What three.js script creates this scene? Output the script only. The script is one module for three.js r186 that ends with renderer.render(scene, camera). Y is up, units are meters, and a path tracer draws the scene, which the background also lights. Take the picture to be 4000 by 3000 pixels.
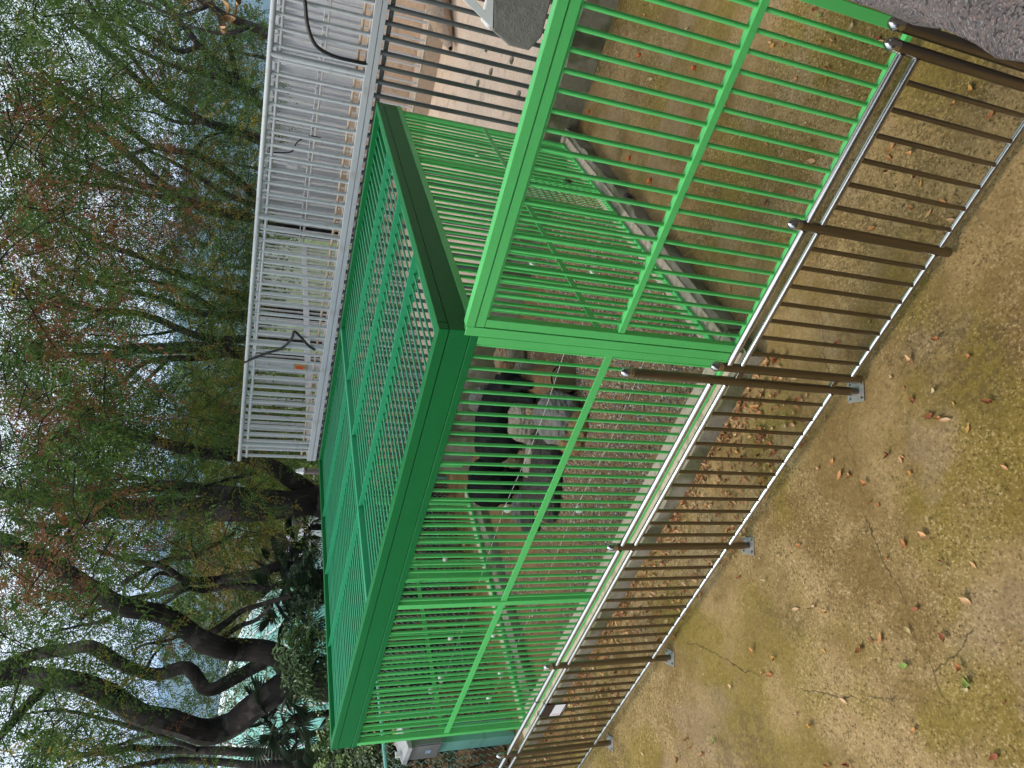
import * as THREE from 'three';
import { mergeGeometries } from 'three/addons/utils/BufferGeometryUtils.js';
import { MarchingCubes } from 'three/addons/objects/MarchingCubes.js';
import { RoundedBoxGeometry } from 'three/addons/geometries/RoundedBoxGeometry.js';

// ---------------------------------------------------------------- camera, sky, sun, exposure
const scene = new THREE.Scene();
const V = (x, y, z) => new THREE.Vector3(x, y, z);
const CAM = V(2.5034, 3.6258, 3.8274), FOCAL = 2797.1, YAW = -0.6488, PITCH = 0.3554, ROLL = 0.0748;
const fwd = V(Math.sin(YAW) * Math.cos(PITCH), -Math.sin(PITCH), -Math.cos(YAW) * Math.cos(PITCH));
const right0 = V(Math.cos(YAW), 0, Math.sin(YAW)), up0 = right0.clone().cross(fwd);
const rightV = right0.clone().multiplyScalar(Math.cos(ROLL)).addScaledVector(up0, Math.sin(ROLL));
const upV = up0.clone().multiplyScalar(Math.cos(ROLL)).addScaledVector(right0, -Math.sin(ROLL));
const camera = new THREE.PerspectiveCamera(2 * Math.atan(1500 / FOCAL) * 180 / Math.PI, 4 / 3, 0.05, 9000);
camera.position.copy(CAM);
// the phone was held upright and the picture lies on its side: image-up is the world's right
camera.quaternion.setFromRotationMatrix(new THREE.Matrix4().makeBasis(upV.clone().negate(), rightV, fwd.clone().negate()));

const SUN = V(-0.55, 0.8, 0.35).normalize();
{
  const w = 256, h = 128, d = new Float32Array(w * h * 4), v = V(0, 0, 0);
  for (let j = 0; j < h; j++) for (let i = 0; i < w; i++) {
    const el = ((j + .5) / h - .5) * Math.PI, az = ((i + .5) / w - .5) * 2 * Math.PI;
    v.set(Math.cos(az) * Math.cos(el), Math.sin(el), Math.sin(az) * Math.cos(el));
    const t = Math.max(0, Math.sin(el)), k = (j * w + i) * 4;
    const cl = .5 + .5 * Math.sin(az * 3 + Math.sin(el * 7) * 1.5) * Math.sin(el * 9 + az * 2);
    const s = Math.max(0, v.dot(SUN)), glow = .5 * Math.pow(s, 6);
    const b = 1.0 + .16 * t + .1 * cl + glow;
    d[k] = b * (.93 - .05 * (1 - cl) * t); d[k + 1] = b * (.985 - .02 * (1 - cl) * t); d[k + 2] = b * 1.07; d[k + 3] = 1;
  }
  const sky = new THREE.DataTexture(d, w, h, THREE.RGBAFormat, THREE.FloatType);
  sky.mapping = THREE.EquirectangularReflectionMapping; sky.magFilter = THREE.LinearFilter; sky.minFilter = THREE.LinearFilter; sky.needsUpdate = true;
  scene.background = sky; scene.environment = sky;
}
const sun = new THREE.DirectionalLight(0xfff2dc, 1.4);
sun.position.copy(SUN).multiplyScalar(40).add(V(-2, 0, -2)); sun.target.position.set(-2, 0, -2);
sun.castShadow = true; sun.shadow.radius = 24; sun.shadow.mapSize.set(2048, 2048);
Object.assign(sun.shadow.camera, { left: -20, right: 20, top: 20, bottom: -20, near: 1, far: 90 });
scene.add(sun, sun.target);
const renderer = new THREE.WebGLRenderer({ antialias: true });
renderer.setSize(1024, 768);
renderer.toneMapping = THREE.LinearToneMapping;
renderer.toneMappingExposure = 1.6;
renderer.shadowMap.enabled = true;
scene.fog = new THREE.FogExp2(new THREE.Color().setRGB(.42, .66, 1), 0.0004);

// ---------------------------------------------------------------- helpers
let seed = 12345;
const rnd = () => { seed |= 0; seed = seed + 0x6D2B79F5 | 0; let t = Math.imul(seed ^ seed >>> 15, 1 | seed); t = t + Math.imul(t ^ t >>> 7, 61 | t) ^ t; return ((t ^ t >>> 14) >>> 0) / 4294967296; };
const rr = (a, b) => a + (b - a) * rnd();
const pick = a => a[Math.floor(rnd() * a.length)];
const reseed = n => { seed = n; };
// a pixel of the 4000 x 3000 picture to a point: at a depth, or on a plane
const rayOf = (x, y) => fwd.clone().addScaledVector(rightV, (1500 - y) / FOCAL).addScaledVector(upV, -(x - 2000) / FOCAL);
const at = (x, y, d) => CAM.clone().addScaledVector(rayOf(x, y), d);
const onY = (x, y, h) => { const r = rayOf(x, y); return CAM.clone().addScaledVector(r, (h - CAM.y) / r.y); };
const project = P => { const d = P.clone().sub(CAM), z = d.dot(fwd); return [2000 - FOCAL * d.dot(upV) / z, 1500 - FOCAL * d.dot(rightV) / z, z]; };

const hash = (x, y, z) => { let h = Math.imul(x, 374761393) + Math.imul(y, 668265263) + Math.imul(z, 2147483647 ^ 0x5bd1e995); h = Math.imul(h ^ h >>> 13, 1274126177); return ((h ^ h >>> 16) >>> 0) / 4294967296; };
const sm = t => t * t * (3 - 2 * t);
function n2(x, y, p = 1e9, s = 0) { // value noise, period p
  const xi = Math.floor(x), yi = Math.floor(y), fx = sm(x - xi), fy = sm(y - yi);
  const w = (a) => ((a % p) + p) % p;
  const a = hash(w(xi), w(yi), s), b = hash(w(xi + 1), w(yi), s), c = hash(w(xi), w(yi + 1), s), d = hash(w(xi + 1), w(yi + 1), s);
  return a + (b - a) * fx + (c - a) * fy + (a - b - c + d) * fx * fy;
}
function n3(x, y, z) {
  const xi = Math.floor(x), yi = Math.floor(y), zi = Math.floor(z), fx = sm(x - xi), fy = sm(y - yi), fz = sm(z - zi);
  const L = (a, b, t) => a + (b - a) * t;
  return L(L(L(hash(xi, yi, zi), hash(xi + 1, yi, zi), fx), L(hash(xi, yi + 1, zi), hash(xi + 1, yi + 1, zi), fx), fy),
    L(L(hash(xi, yi, zi + 1), hash(xi + 1, yi, zi + 1), fx), L(hash(xi, yi + 1, zi + 1), hash(xi + 1, yi + 1, zi + 1), fx), fy), fz);
}
const fbm2 = (x, y, o, p, s = 0) => { let v = 0, a = .5, f = 1; for (let i = 0; i < o; i++) { v += a * n2(x * f, y * f, p * f, s + i); a *= .5; f *= 2; } return v / (1 - Math.pow(.5, o)); };
const lerp = (a, b, t) => a + (b - a) * t;
const mix3 = (a, b, t) => [lerp(a[0], b[0], t), lerp(a[1], b[1], t), lerp(a[2], b[2], t)];
const clamp = (x, a = 0, b = 1) => Math.min(b, Math.max(a, x));
const step = (a, b, x) => sm(clamp((x - a) / (b - a)));
const enc = c => Math.round(255 * (c <= .0031308 ? 12.92 * c : 1.055 * Math.pow(c, 1 / 2.4) - .055));
// colour texture (linear values in, sRGB bytes out) with a height in the fourth value
function makeTex(size, metres, fn) {
  const c = new Uint8Array(size * size * 4), b = new Uint8Array(size * size * 4);
  for (let j = 0; j < size; j++) for (let i = 0; i < size; i++) {
    const o = fn(i / size * metres, j / size * metres), k = (j * size + i) * 4;
    c[k] = enc(clamp(o[0])); c[k + 1] = enc(clamp(o[1])); c[k + 2] = enc(clamp(o[2])); c[k + 3] = 255;
    b[k] = b[k + 1] = b[k + 2] = Math.round(255 * clamp(o[3])); b[k + 3] = 255;
  }
  const mk = (d, cs) => { const t = new THREE.DataTexture(d, size, size); t.wrapS = t.wrapT = THREE.RepeatWrapping; t.magFilter = THREE.LinearFilter; t.minFilter = THREE.LinearMipmapLinearFilter; t.generateMipmaps = true; t.repeat.set(1 / metres, 1 / metres); if (cs) t.colorSpace = THREE.SRGBColorSpace; t.needsUpdate = true; return t; };
  return { map: mk(c, true), bumpMap: mk(b, false) };
}
const std = (rgb, o = {}) => { const r = o.roughness ?? .8, m = new THREE.MeshPhysicalMaterial({ roughness: .8, specularIntensity: o.metalness ? 1 : r > .7 ? .35 : r > .55 ? .6 : 1, ...o }); if (rgb) m.color.setRGB(...rgb); return m; };
const phy = (rgb, o = {}) => { const m = new THREE.MeshPhysicalMaterial({ roughness: .8, ...o }); if (rgb) m.color.setRGB(...rgb); return m; };

const used = {};
const numbered = n => { const k = used[n] = (used[n] ?? -1) + 1; return k ? `${n}_${String(k).padStart(3, '0')}` : n; };
function shadows(o) { o.castShadow = true; o.receiveShadow = true; return o; }
function part(name, geo, m, parent) { const o = shadows(new THREE.Mesh(geo, m)); o.name = name; parent.add(o); return o; }
function thing(name, label, category, p = [0, 0, 0], group) {
  const o = new THREE.Group(); o.name = numbered(name); o.position.set(...p); o.userData = { label, category }; if (group) o.userData.group = group; scene.add(o); return o;
}
function solo(name, geo, m, label, category, group) {
  const o = shadows(new THREE.Mesh(geo, m)); o.name = numbered(name); o.userData = { label, category }; if (group) o.userData.group = group; scene.add(o); return o;
}
function struct(name, geo, m) { const o = shadows(new THREE.Mesh(geo, m)); o.name = numbered(name); o.userData = { kind: 'structure' }; scene.add(o); return o; }
// planar uv in metres from the dominant axis of the normal
function planar(g) {
  const p = g.attributes.position, n = g.attributes.normal, uv = new Float32Array(p.count * 2);
  for (let i = 0; i < p.count; i++) {
    const ax = Math.abs(n.getX(i)), ay = Math.abs(n.getY(i)), az = Math.abs(n.getZ(i)), x = p.getX(i), y = p.getY(i), z = p.getZ(i);
    if (ay >= ax && ay >= az) { uv[2 * i] = x; uv[2 * i + 1] = z; } else if (ax >= az) { uv[2 * i] = z + .37; uv[2 * i + 1] = y; } else { uv[2 * i] = x + .61; uv[2 * i + 1] = y; }
  }
  g.setAttribute('uv', new THREE.BufferAttribute(uv, 2)); return g;
}
// box from min to max corner, with a small chamfer
function bx(x0, y0, z0, x1, y1, z1, r = .003) {
  const w = Math.abs(x1 - x0), h = Math.abs(y1 - y0), d = Math.abs(z1 - z0);
  const g = r > 0 ? new RoundedBoxGeometry(w, h, d, 1, Math.min(r, w / 2.1, h / 2.1, d / 2.1)) : new THREE.BoxGeometry(w, h, d);
  g.translate((x0 + x1) / 2, (y0 + y1) / 2, (z0 + z1) / 2); return planar(g);
}
// weathered block: subdivided box whose skin and arrises are uneven
function rough(x0, y0, z0, x1, y1, z1, cell = .12, amp = .012, fr = 6) {
  const w = x1 - x0, h = y1 - y0, d = z1 - z0, s = v => Math.max(1, Math.min(60, Math.round(v / cell)));
  const g = new THREE.BoxGeometry(w, h, d, s(w), s(h), s(d)), p = g.attributes.position;
  for (let i = 0; i < p.count; i++) {
    const x = p.getX(i) + (x0 + x1) / 2, y = p.getY(i) + (y0 + y1) / 2, z = p.getZ(i) + (z0 + z1) / 2;
    const e = (Math.abs(p.getX(i)) > w / 2 - 1e-4) + (Math.abs(p.getY(i)) > h / 2 - 1e-4) + (Math.abs(p.getZ(i)) > d / 2 - 1e-4);
    const k = e > 1 ? 1.6 : 1;
    p.setXYZ(i, x + (n3(x * fr, y * fr, z * fr) - .5 - (e > 1 ? .3 : 0) * Math.sign(p.getX(i)) * (Math.abs(p.getX(i)) > w / 2 - 1e-4)) * amp * k, y + (n3(x * fr + 9, y * fr, z * fr) - .5 - (e > 1 && p.getY(i) > 0 ? .5 : 0)) * amp * k, z + (n3(x * fr, y * fr + 7, z * fr) - .5) * amp * k);
  }
  g.computeVertexNormals(); return planar(g);
}
const rodCache = {};
const YUP = V(0, 1, 0);
function rodGeo(r, len, seg = 10, r2 = r) {
  const k = `${r.toFixed(4)}_${r2.toFixed(4)}_${len.toFixed(4)}_${seg}`;
  if (!rodCache[k]) { const g = new THREE.CylinderGeometry(r2, r, len, seg, 1); const u = g.attributes.uv; for (let i = 0; i < u.count; i++) u.setXY(i, u.getX(i) * 6.28 * r, u.getY(i) * len); rodCache[k] = g; }
  return rodCache[k];
}
function rod(name, a, b, r, m, parent, seg = 10, r2) {
  const d = b.clone().sub(a), o = part(name, rodGeo(r, d.length(), seg, r2), m, parent);
  o.position.copy(a).addScaledVector(d, .5); o.quaternion.setFromUnitVectors(YUP, d.normalize()); return o;
}
function rodG(a, b, r, seg = 8, r2) { // same as geometry only
  const d = b.clone().sub(a), g = rodGeo(r, d.length(), seg, r2).clone(), q = new THREE.Quaternion().setFromUnitVectors(YUP, d.clone().normalize());
  g.applyQuaternion(q); const c = a.clone().addScaledVector(d, .5); return g.translate(c.x, c.y, c.z);
}
// tapered tube along points with radii (parallel frames)
function limb(pts, rad, seg = 8, bumpy = 0) {
  const n = pts.length, curve = new THREE.CatmullRomCurve3(pts, false, 'centripetal'), N = Math.max(4, (n - 1) * 5);
  const pos = [], nor = [], uv = [], idx = []; let T = curve.getTangent(0), B = Math.abs(T.y) < .9 ? V(0, 1, 0) : V(1, 0, 0), s = 0, prev = null;
  let Nn = B.clone().cross(T).normalize();
  for (let i = 0; i <= N; i++) {
    const t = i / N, P = curve.getPoint(t); T = curve.getTangent(t); Nn.addScaledVector(T, -Nn.dot(T)).normalize(); const Bn = T.clone().cross(Nn);
    const f = t * (n - 1), k = Math.min(n - 2, Math.floor(f)); let r = lerp(rad[k], rad[k + 1], f - k); if (prev) s += P.distanceTo(prev); prev = P;
    for (let j = 0; j <= seg; j++) {
      const a = j / seg * Math.PI * 2, dx = Nn.clone().multiplyScalar(Math.cos(a)).addScaledVector(Bn, Math.sin(a));
      let q = r; if (bumpy) { const c = Math.cos(a), d2 = Math.sin(a); q *= 1 + bumpy * (n3(c * 1.5 + 5, d2 * 1.5, s * 2.2) - .5) + bumpy * .5 * (n3(c * 4, d2 * 4 + 3, s * 7) - .5); }
      pos.push(P.x + dx.x * q, P.y + dx.y * q, P.z + dx.z * q); nor.push(dx.x, dx.y, dx.z); uv.push(j / seg * 6.28 * r, s);
    }
  }
  for (let i = 0; i < N; i++) for (let j = 0; j < seg; j++) { const a = i * (seg + 1) + j, b = a + seg + 1; idx.push(a, a + 1, b, b, a + 1, b + 1); }
  const g = new THREE.BufferGeometry(); g.setAttribute('position', new THREE.Float32BufferAttribute(pos, 3)); g.setAttribute('normal', new THREE.Float32BufferAttribute(nor, 3)); g.setAttribute('uv', new THREE.Float32BufferAttribute(uv, 2)); g.setIndex(idx);
  if (bumpy) g.computeVertexNormals();
  return g;
}
const merge = l => mergeGeometries(l.map(g => { const q = g.index ? g.toNonIndexed() : g; return q; }));

// ---------------------------------------------------------------- materials
function crackDist(x, y, path) { let m = 9; for (let i = 0; i + 1 < path.length; i++) { const [ax, ay] = path[i], [bx_, by] = path[i + 1], dx = bx_ - ax, dy = by - ay, t = clamp(((x - ax) * dx + (y - ay) * dy) / (dx * dx + dy * dy)); m = Math.min(m, Math.hypot(x - ax - dx * t, y - ay - dy * t)); } return m; }
// cracks traced on the concrete, in metres on the ground
const GO = [6.5, 5.5], GM = 10; // texture origin and size
const crackPx = [[[3330, 1560], [3300, 1640], [3330, 1760], [3355, 1880], [3370, 2000], [3420, 2110], [3500, 2280], [3560, 2420], [3640, 2600], [3710, 2760], [3790, 3000]], [[3640, 2600], [3740, 2530], [3800, 2460]], [[2680, 2500], [2760, 2540], [2880, 2600], [2960, 2650]], [[3120, 2690], [3240, 2730], [3350, 2710], [3480, 2740], [3600, 2720], [3705, 2735]], [[3185, 1100], [3205, 1220], [3215, 1330], [3235, 1450]]];
const cracks = crackPx.map(c => c.map(([x, y]) => { const p = onY(x, y, 0); return [p.x + GO[0], p.z + GO[1]]; }));
const crackBox = cracks.map(c => [Math.min(...c.map(p => p[0])) - .1, Math.max(...c.map(p => p[0])) + .1, Math.min(...c.map(p => p[1])) - .1, Math.max(...c.map(p => p[1])) + .1]);
const groundTex = makeTex(2048, GM, (x, y) => {
  const P = 40, big = fbm2(x * .8, y * .8, 4, 8, 1), mid = fbm2(x * 4, y * 4, 4, P, 11), fine = fbm2(x * 32, y * 32, 3, 320, 21), gr = n2(x * 100, y * 100, 1000, 31), gr2 = n2(x * 204.8, y * 204.8, 2048, 32), moss = fbm2(x * 1.6 + 3, y * 1.6, 5, 16, 41);
  const wx = x - GO[0], wz = y - GO[1];
  let c = mix3([.2, .15, .062], [.33, .262, .135], step(.35, .65, big * .55 + mid * .45));
  c = mix3(c, [.2, .172, .036], .75 * step(.45, .7, moss));
  c = mix3(c, [.3, .25, .165], .6 * step(.55, .75, fbm2(x * 2.4, y * 2.4 + 7, 4, 24, 51)));
  c = mix3(c, [.1, .08, .04], .6 * step(.54, .74, fbm2(x * 1.2 + 4, y * 1.2, 5, 12, 61)) * step(.35, .6, fine));
  let h = .5 + .25 * (fine - .5) + .15 * (mid - .5);
  // exposed aggregate: pale and bluish stones set in the worn paste
  const worn = step(.42, .6, fbm2(x * .9 + 2, y * .9 + 5, 4, 9, 71) * .7 + .3 * mid);
  const d1 = gr * .6 + gr2 * .4;
  if (d1 > .68) { const t = step(.68, .8, d1) * (.25 + .75 * worn); c = mix3(c, gr2 > .55 ? [.5, .43, .27] : [.36, .37, .38], t * .8); h += .12 * t; }
  if (d1 < .3) { const t = step(.3, .16, d1) * (.4 + .6 * worn); c = mix3(c, [.055, .045, .022], t * .9); h -= .16 * t; }
  const v = .72 + .5 * (fine * .6 + gr * .4); c = [c[0] * v * 1.0, c[1] * v * .86, c[2] * v * .74];
  for (let i = 0; i < cracks.length; i++) { const b = crackBox[i]; if (x > b[0] && x < b[1] && y > b[2] && y < b[3]) { const w = .11 * (fbm2(x * 8, y * 8, 4, 80, 81) - .5), w2 = .11 * (fbm2(x * 8, y * 8 + 5, 4, 80, 82) - .5), dd = crackDist(x + w, y + w2, cracks[i]), t = step(.0065, .001, dd) * (.35 + .65 * step(.35, .55, mid)); c = mix3(c, [.04, .03, .016], t * .8); h -= .3 * t; } }
  return [...c, h];
});
const concreteTex = makeTex(1024, 3, (x, y) => {
  const a = fbm2(x * 2, y * 2, 5, 6, 3), b = fbm2(x * 20, y * 20, 3, 60, 4), g = n2(x * 120, y * 120, 360, 5), st = fbm2(x * 8, y * 1, 4, 24, 6), m = fbm2(x * 3 + 1, y * 3, 5, 9, 7);
  let c = mix3([.19, .175, .13], [.34, .31, .245], a * .6 + st * .4); c = mix3(c, [.11, .12, .05], .75 * step(.5, .66, m)); c = mix3(c, [.07, .065, .05], .7 * step(.62, .75, fbm2(x * 4, y * 2 + 2, 4, 12, 8)));
  const v = .8 + .3 * b + .12 * g; return [c[0] * v, c[1] * v, c[2] * v, .5 + .4 * (b - .5) + .2 * (g - .5)];
});
const capTex = makeTex(512, 2, (x, y) => { const a = fbm2(x * 3, y * 3, 4, 6, 13), b = fbm2(x * 24, y * 24, 3, 48, 14), g = n2(x * 120, y * 120, 240, 15); let c = mix3([.46, .38, .3], [.6, .5, .4], a); c = mix3(c, [.2, .18, .11], .6 * step(.58, .72, b * .5 + a * .5)); const v = .85 + .2 * b + .1 * g; return [c[0] * v, c[1] * v, c[2] * v, .5 + .3 * (b - .5)]; });
const dirtTex = makeTex(1024, 3, (x, y) => {
  const a = fbm2(x * 2, y * 2, 5, 6, 23), b = fbm2(x * 16, y * 16, 4, 48, 24), g = n2(x * 110, y * 110, 330, 25), g2 = n2(x * 60, y * 60, 180, 26);
  let c = mix3([.15, .092, .042], [.3, .185, .09], a * .6 + b * .4); c = mix3(c, [.33, .3, .26], .7 * step(.74, .86, g * .5 + g2 * .5)); c = mix3(c, [.03, .025, .02], .8 * step(.3, .16, g * .5 + g2 * .5));
  return [...c, .5 + .4 * (b - .5) + .5 * (g2 - .5)];
});
const sandTex = makeTex(512, 3, (x, y) => { const a = fbm2(x * 2, y * 2, 5, 6, 33), b = fbm2(x * 24, y * 24, 3, 72, 34), g = n2(x * 85, y * 85, 255, 35); let c = mix3([.54, .39, .28], [.68, .52, .39], a); c = mix3(c, [.34, .25, .18], .5 * step(.6, .75, fbm2(x * 5, y * 5 + 3, 4, 15, 36))); if (g > .8) c = mix3(c, [.75, .66, .55], .6); if (g < .12) c = mix3(c, [.22, .16, .11], .5); const v = .9 + .2 * b; return [c[0] * v, c[1] * v, c[2] * v, .5 + .3 * (b - .5)]; });
const barkTex = makeTex(512, 1, (x, y) => { const a = fbm2(x * 12, y * 4, 4, 12, 43), b = fbm2(x * 40, y * 14, 3, 40, 44), l = fbm2(x * 5, y * 5, 4, 5, 45); let c = mix3([.012, .0095, .0075], [.042, .033, .027], a); c = mix3(c, [.085, .075, .065], .5 * step(.55, .7, l)); const v = .7 + .6 * b; return [c[0] * v, c[1] * v, c[2] * v, .5 + .5 * (a - .5) + .4 * (b - .5)]; });
const graniteTex = makeTex(512, .5, (x, y) => { const a = n2(x * 400, y * 400, 200, 53), b = n2(x * 240 + 3, y * 240, 120, 54), l = fbm2(x * 8, y * 8, 4, 4, 55); let c = mix3([.09, .075, .075], [.2, .175, .17], l); if (a > .75) c = mix3(c, [.32, .3, .3], .6); if (b < .22) c = mix3(c, [.04, .035, .035], .7); if (b > .8) c = mix3(c, [.26, .17, .14], .7); return [...c, .3 + .5 * l + .3 * (a - .5)]; });
const rockTex = makeTex(512, 1, (x, y) => { const w = fbm2(x * 4, y * 4, 4, 4, 63), s = .5 + .5 * Math.sin((y * 30 + w * 14) * 2.094), b = fbm2(x * 20, y * 20, 3, 20, 64); let c = mix3([.5, .5, .5], [1, 1, 1], s * .25 + b * .75); c = mix3(c, [1, .8, .55], .35 * step(.5, .65, w)); return [...c, .5 + .14 * (s - .5) + .5 * (b - .5)]; });
const paintTex = makeTex(512, 1, (x, y) => { const a = fbm2(x * 5, y * 5, 4, 5, 73), b = fbm2(x * 40, y * 40, 3, 40, 74), g = n2(x * 90, y * 90, 90, 75); let v = .92 + .1 * a + .04 * b; let c = [v, v, v]; if (g > .93) c = mix3(c, [.5, .55, .45], .5 * step(.93, .98, g)); return [...c, .5 + .5 * (b - .5) + .4 * (a - .5)]; });
const galvTex = makeTex(512, 1, (x, y) => { const a = fbm2(x * 6, y * 6, 4, 6, 83), b = fbm2(x * 50, y * 50, 3, 50, 84), g = n2(x * 70, y * 70, 70, 85); let v = .82 + .3 * a + .1 * b; let c = [v, v, v]; c = mix3(c, [.75, .62, .5], .5 * step(.6, .75, fbm2(x * 3, y * 8 + 1, 4, 3 * 8, 86))); if (g > .9) c = mix3(c, [1.1, 1.1, 1.1], .6); return [...c, .5 + .3 * (b - .5)]; });

const M = {
  ground: std(null, { ...groundTex, bumpScale: .009, roughness: .9 }),
  concrete: std(null, { ...concreteTex, bumpScale: .01, roughness: .92 }),
  cap: std(null, { ...capTex, bumpScale: .006, roughness: .92 }),
  dirt: std(null, { ...dirtTex, bumpScale: .014, roughness: .75 }),
  sand: std(null, { ...sandTex, bumpScale: .006, roughness: .95 }),
  bark: std(null, { ...barkTex, bumpScale: .02, roughness: .95 }),
  granite: std(null, { ...graniteTex, bumpScale: .012, roughness: .8 }),
  green: std([.11, .6, .16], { ...paintTex, bumpScale: .0016, roughness: .42 }),
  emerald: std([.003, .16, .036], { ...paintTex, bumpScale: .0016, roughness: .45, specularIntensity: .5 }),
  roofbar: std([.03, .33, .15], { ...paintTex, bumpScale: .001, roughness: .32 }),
  steel: std([.46, .45, .43], { metalness: 1, roughness: .24 }),
  satin: std([.22, .2, .175], { metalness: 1, roughness: .33 }),
  plate: std([.36, .35, .34], { metalness: .8, roughness: .5 }),
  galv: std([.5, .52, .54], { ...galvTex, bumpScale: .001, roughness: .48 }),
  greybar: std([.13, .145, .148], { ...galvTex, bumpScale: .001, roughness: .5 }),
  white: std([.78, .78, .75], { roughness: .35 }),
  black: std([.012, .012, .013], { roughness: .5 }),
  teal: std([.2, .5, .43], { ...galvTex, bumpScale: .001, roughness: .6 }),
  linkwire: std([.28, .5, .42], { roughness: .5 }),
};

// ---------------------------------------------------------------- ground and terrain
{
  const g = new THREE.PlaneGeometry(40, 40, 1, 1); g.rotateX(-Math.PI / 2); g.translate(2, 0, 2);
  const p = g.attributes.position, u = g.attributes.uv; for (let i = 0; i < 4; i++) u.setXY(i, p.getX(i) + GO[0], p.getZ(i) + GO[1]);
  struct('concrete_ground', g, M.ground);
  // land falling away behind the enclosures and running to the horizon
  const rings = [14, 18, 24, 32, 45, 65, 100, 160, 260, 450, 900, 2800], pos = [], idx = [], uv = []; const S = 72;
  const hgt = (r, a) => r < 15 ? -.35 : -Math.min(6, (r - 15) * .13) - .35 + .25 * Math.sin(a * 5 + r * .2) * Math.min(1, (r - 15) / 20);
  rings.forEach((r, i) => { for (let j = 0; j <= S; j++) { const a = j / S * 2 * Math.PI; pos.push(r * Math.cos(a), hgt(r, a), r * Math.sin(a)); uv.push(pos.at(-3), pos.at(-1)); } });
  for (let i = 0; i + 1 < rings.length; i++) for (let j = 0; j < S; j++) { const a = i * (S + 1) + j, b = a + S + 1; idx.push(a, a + 1, b, b, a + 1, b + 1); }
  const t = new THREE.BufferGeometry(); t.setAttribute('position', new THREE.Float32BufferAttribute(pos, 3)); t.setAttribute('uv', new THREE.Float32BufferAttribute(uv, 2)); t.setIndex(idx); t.computeVertexNormals();
  const grassTex = makeTex(256, 8, (x, y) => { const a = fbm2(x, y, 5, 8, 91); const c = mix3([.05, .075, .02], [.12, .13, .045], a); return [...c, a]; });
  struct('grass_terrain', t, std(null, { map: grassTex.map, roughness: 1, side: THREE.DoubleSide }));
  // wooded hills on the skyline
  const hillTex = makeTex(512, 600, (x, y) => { const a = fbm2(x / 60, y / 60, 5, 10, 92), b = fbm2(x * 64 / 600, y * 64 / 600, 3, 64, 93); const c = mix3([.03, .05, .025], [.085, .115, .05], a * .5 + b * .5); return [...c, b]; });
  const hm = std(null, { map: hillTex.map, roughness: 1, side: THREE.DoubleSide });
  const hill = (dist, x0, x1, top, sd) => {
    const N = 60, K = 6, ps = [], us = [], ix = [];
    for (let i = 0; i <= N; i++) for (let k = 0; k <= K; k++) {
      const y = lerp(x0, x1, i / N), base = at(900, y, dist * (1 + .25 * k / K)); const f = k / K, e = Math.sin(Math.PI * i / N) ** .5;
      const hh = lerp(-10, top * e * (.75 + .5 * fbm2(i * .16 + sd, sd, 4, 64, sd)), Math.sin(f * Math.PI / 2)) + 16 * (n2(i * 1.3, k * 1.7, 99, sd) - .5);
      ps.push(base.x, hh, base.z); us.push(i * (dist * 1.2 / N), f * dist * .4);
    }
    for (let i = 0; i < N; i++) for (let k = 0; k < K; k++) { const a = i * (K + 1) + k, b = a + K + 1; ix.push(a, b, a + 1, b, b + 1, a + 1); }
    const g2 = new THREE.BufferGeometry(); g2.setAttribute('position', new THREE.Float32BufferAttribute(ps, 3)); g2.setAttribute('uv', new THREE.Float32BufferAttribute(us, 2)); g2.setIndex(ix); g2.computeVertexNormals();
    struct('hill', g2, hm);
  };
  hill(1200, -1500, 4200, 130, 5); hill(2300, -1800, 4500, 260, 9);
}
// cage floor, planting bed
{
  const sheet = (x0, z0, x1, z1, y, nx = 40, nz = 32, amp = .03) => { const g = new THREE.PlaneGeometry(x1 - x0, z1 - z0, nx, nz); g.rotateX(-Math.PI / 2); g.translate((x0 + x1) / 2, y, (z0 + z1) / 2); const p = g.attributes.position; for (let i = 0; i < p.count; i++) p.setY(i, y + amp * (fbm2(p.getX(i) * 1.7, p.getZ(i) * 1.7, 3, 999, 3) - .4)); g.computeVertexNormals(); return planar(g); };
  struct('dirt_floor', sheet(-5.3, -4.44, -.1, -.18, .035), M.dirt);
  struct('planting_bed', sheet(-13, -9, -6.78, 6, .02, 30, 50, .06), std([.5, .42, .35], { map: dirtTex.map, bumpMap: dirtTex.bumpMap, bumpScale: .02, roughness: 1 }));
}

// ---------------------------------------------------------------- concrete curbs under the green cage
{
  const c = thing('concrete_curb', 'low weathered concrete curb under the front of the green bear cage', 'curb');
  part('curb_body', rough(-5.72, 0, -.2, .14, .165, .13, .1, .022), M.concrete, c); part('curb_cap', rough(-5.70, .16, -.205, .11, .182, .075, .12, .006), M.cap, c);
  const d = thing('concrete_curb', 'concrete curb under the barred side with the mesh door', 'curb');
  part('curb_body', rough(-.13, 0, -4.58, .15, .165, -.21, .1, .022), M.concrete, d); part('curb_cap', rough(-.12, .16, -4.57, .085, .182, -.215, .12, .006), M.cap, d);
  part('drain_hole', rodG(V(.1, .07, -2.62), V(.165, .065, -2.62), .045, 12), M.black, d);
  const e = thing('concrete_curb', 'mossy concrete curb beside the chain-link fence at the cage end', 'curb');
  part('curb_body', rough(-5.73, 0, -3.92, -5.27, .165, -.21, .1, .024), M.concrete, e); part('curb_cap', rough(-5.7, .16, -3.91, -5.48, .182, -.215, .12, .006), M.cap, e);
  const b = thing('concrete_base_wall', 'mossy concrete base wall behind the black bears', 'wall');
  part('wall_body', rough(-5.75, 0, -4.9, -.14, .55, -4.46, .12, .02), M.concrete, b);
  const b2 = thing('concrete_base_wall', 'stained concrete base wall below the grey bars along the mossy corridor', 'wall');
  part('wall_body', rough(-.14, 0, -4.9, 5, .4, -4.6, .12, .02), M.concrete, b2);
}

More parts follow.
